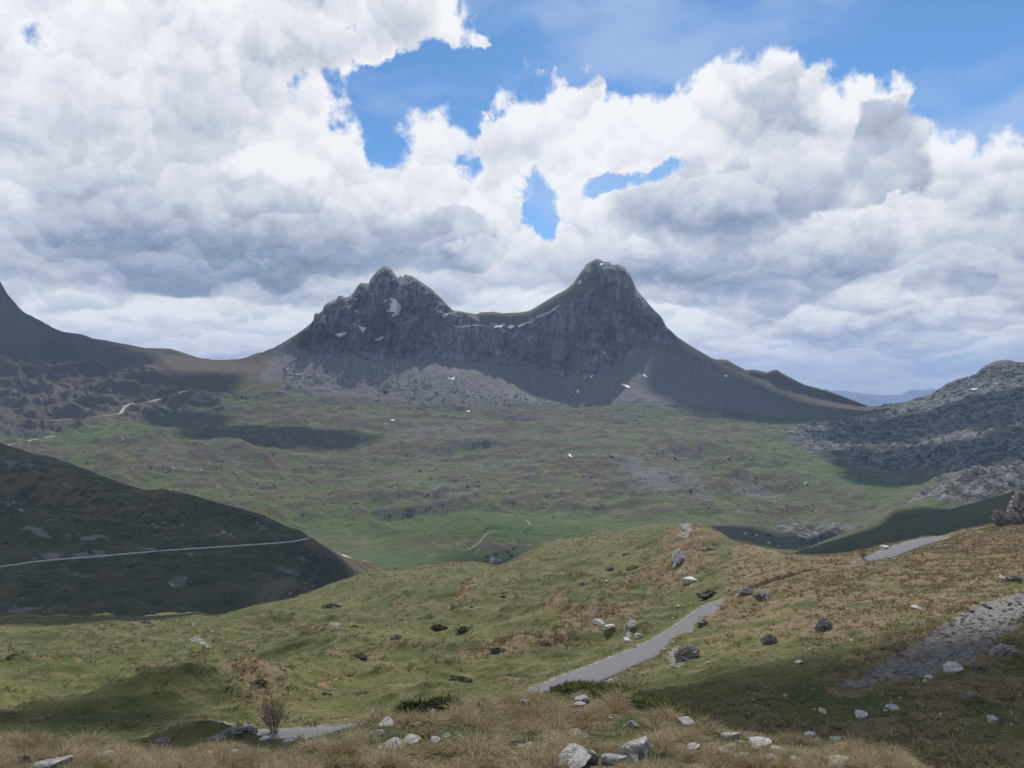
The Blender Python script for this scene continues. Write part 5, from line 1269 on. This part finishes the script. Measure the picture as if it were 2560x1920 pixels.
# ---- bare bushes
def twig_bush(name, which, x, r, wpx, hpx, mat, lab, seed, stems=16, thick=.03):
    h = surf(which, x, r); p = h[0]; rs = np.random.RandomState(seed)
    H = hpx*p.y/F; W_ = wpx*p.y/F; V = []; Fc = []
    def tube(a, b, r0, r1):
        a = np.array(a); b = np.array(b); d = b-a; d /= np.linalg.norm(d)+1e-9
        s_ = np.cross(d, [0.3, .9, .2]); s_ /= np.linalg.norm(s_)+1e-9; t_ = np.cross(d, s_); n0 = len(V)
        for c, rr in ((a, r0), (b, r1)):
            for k in range(3):
                an = k*2.094; V.append(c+(s_*math.cos(an)+t_*math.sin(an))*rr)
        for k in range(3): Fc.append((n0+k, n0+(k+1) % 3, n0+3+(k+1) % 3, n0+3+k))
    def grow(a, d, L_, rad, lvl):
        a = np.array(a, float)
        n_ = 4
        for k in range(n_):
            d = d+rs.normal(0, .12, 3)+np.array([0, 0, .06]); d /= np.linalg.norm(d)
            b = a+d*L_/n_; tube(a, b, rad*(1-k/n_*.5), rad*(1-(k+1)/n_*.5)); a = b
            if lvl < 3:
                for _ in range(2 if lvl else 2):
                    d2 = d+rs.normal(0, .55, 3); d2 /= np.linalg.norm(d2); d2[2] = abs(d2[2])*.8+.2
                    grow(a, d2, L_*rs.uniform(.3, .5), rad*.5, lvl+1) if rs.rand() < .8 else None
    for k in range(stems):
        an = rs.uniform(0, 6.28); sp = rs.uniform(.05, .62)
        d = np.array([math.cos(an)*sp, math.sin(an)*sp, 1.0]); d /= np.linalg.norm(d)
        grow(np.array([math.cos(an), math.sin(an), 0])*W_*.07, d, H*rs.uniform(.55, .85), thick, 1)
    V_ = np.array(V); o = link(name, np_mesh(name, V_, np.array(Fc)), mat); o.location = p; return tag(o, lab, 'bush')
twig_bush('bare_bush', 'T', 686, 1834, 72, 100, M_twig, 'tall bare grey bush standing at the edge of the lower road', 71, stems=26, thick=.030)
twig_bush('small_bush', 'T', 2156, 1399, 26, 28, M_twigb, 'small reddish brown bush left of the upper road piece', 72, stems=14, thick=.03)
twig_bush('small_bush', 'T', 745, 1857, 14, 9, M_twig, 'tiny bare shrub on the near verge of the lower road', 73, stems=8, thick=.012)
# long loose stalks on the left crest
for (x, r, hp, ln_) in [(72,1862,18,.5),(150,1866,16,.2),(222,1880,40,-.25),(228,1884,36,.15),(283,1880,22,.1),(1555,1760,30,.0)]:
    h = surf('F', x, r); p = h[0]; H = hp*p.y/F
    V, Fc = blade_mesh('s', np.array([[0, 0, 0.], [.01, 0, 0]]), np.array([[ln_, 0, 1.], [ln_*.8, .1, 1.]])/math.hypot(ln_, 1), H, .007, .1, int(x), seg=3)
    o = link('grass_stalk', np_mesh('grass_stalk', V, Fc), M_straw); o.location = p; tag(o, 'single long pale stalk rising above the tussocks of the foreground crest', 'grass stalk', 'loose pale stalks on the foreground crest')

# ------------------------------------------------------------------ the hut
h = surf('K', 1234, 1405); hp_ = h[0]
hut = bpy.data.objects.new('hut', None); COL.objects.link(hut); hut.location = (hp_.x, hp_.y, hp_.z-.3); hut.rotation_euler = (0, 0, R(24))
tag(hut, 'small hut with a steep grey gable roof in the shaded valley behind the meadow crest', 'hut')
def plain(name, col, rough=.8, nscale=1.0):
    m, g, b = new_mat(name); P = g.node('ShaderNodeNewGeometry').outputs['Position']; nn = g.noise(P, nscale, 5, .6)
    g.put(b.inputs['Base Color'], g.mix(nn, c3(*[c*.75 for c in col]), c3(*[min(1, c*1.2) for c in col]))); b.inputs['Roughness'].default_value = rough; return m
M_wall = plain('hut_wall', (.36, .34, .33)); M_roof = plain('hut_roof', (.24, .23, .27), .6); M_door = plain('hut_door', (.10, .07, .05)); M_win = plain('hut_window', (.03, .035, .04), .3)
def poly(name, V, Fs, mat, parent, loc=(0, 0, 0)):
    me = bpy.data.meshes.new(name); me.from_pydata(V, [], Fs); me.update(); o = link(name, me, mat, parent); o.location = loc; return o
w2, d2, hw, hr = 3.6, 4.2, 2.4, 5.4
wall = poly('wall', [(-w2,-d2,0),(w2,-d2,0),(w2,d2,0),(-w2,d2,0),(-w2,-d2,hw),(w2,-d2,hw),(w2,d2,hw),(-w2,d2,hw),(0,-d2,hr-.15),(0,d2,hr-.15)], [(0,1,5,8,4),(2,3,7,9,6),(1,2,6,5),(3,0,4,7),(0,3,2,1)], M_wall, hut)
e = .45
for sgn in (-1, 1):
    a_ = [(sgn*(w2+e), -d2-e, hw-.35), (sgn*(w2+e), d2+e, hw-.35), (0, d2+e, hr), (0, -d2-e, hr)]; b_ = [(x, y, z+.16) for x, y, z in a_]
    poly('roof', a_+b_, [(0,1,2,3),(7,6,5,4),(0,4,5,1),(1,5,6,2),(2,6,7,3),(3,7,4,0)], M_roof, hut)
def boxm(x0, x1, y0, y1, z0, z1): return [(x0,y0,z0),(x1,y0,z0),(x1,y1,z0),(x0,y1,z0),(x0,y0,z1),(x1,y0,z1),(x1,y1,z1),(x0,y1,z1)], [(0,3,2,1),(4,5,6,7),(0,1,5,4),(1,2,6,5),(2,3,7,6),(3,0,4,7)]
v_, f_ = boxm(-.5, .5, -d2-.06, -d2+.05, .1, 2.1); poly('door', v_, f_, M_door, hut)
v_, f_ = boxm(1.3, 2.3, -d2-.05, -d2+.05, 1.0, 1.9); poly('window', v_, f_, M_win, hut)
v_, f_ = boxm(-.4, .4, -d2-.05, -d2+.05, 3.0, 3.8); poly('window', v_, f_, M_win, hut)
v_, f_ = boxm(w2+.02, w2+6.2, -d2+.8, d2-1.5, 0, 1.9); sh = poly('shed_wall', v_, f_, M_wall, hut)
v_, f_ = boxm(w2+.05, w2+6.6, -d2+.4, d2-1.1, 1.92, 2.12); poly('shed_roof', v_, f_, M_roof, hut)
v_, f_ = boxm(1.6, 2.2, .5, 1.1, hw, hr+.5); poly('chimney', v_, f_, M_wall, hut)

# ------------------------------------------------------------------ a bird far out over the right peak
Yb = 160.0; bx, bz = (1818.5-CX)/F*Yb, (CY-586)/F*Yb
V = [(-.5,0,.16),(-.28,-.09,.10),(-.26,.10,.10),(0,-.10,0),(0,.14,0),(.28,-.09,.10),(.26,.10,.10),(.5,0,.16),(0,-.30,-.02),(0,.42,.0),(.05,0,-.07),(-.05,0,-.07),(0,0,.05),(.09,.44,0),(-.09,.44,0)]
Fs = [(0,1,2),(1,3,4,2),(7,6,5),(5,6,4,3),(8,10,12),(8,12,11),(10,9,12),(11,12,9),(8,11,10),(10,11,9),(9,13,14)]
o = poly('bird', V, Fs, plain('bird_feathers', (.04, .04, .045)), None); o.location = (bx, Yb, bz); o.rotation_euler = (R(10), R(-18), R(35)); o.scale = (.6, .6, .6)
tag(o, 'tiny dark bird in flight before the clouds right of the right peak', 'bird')
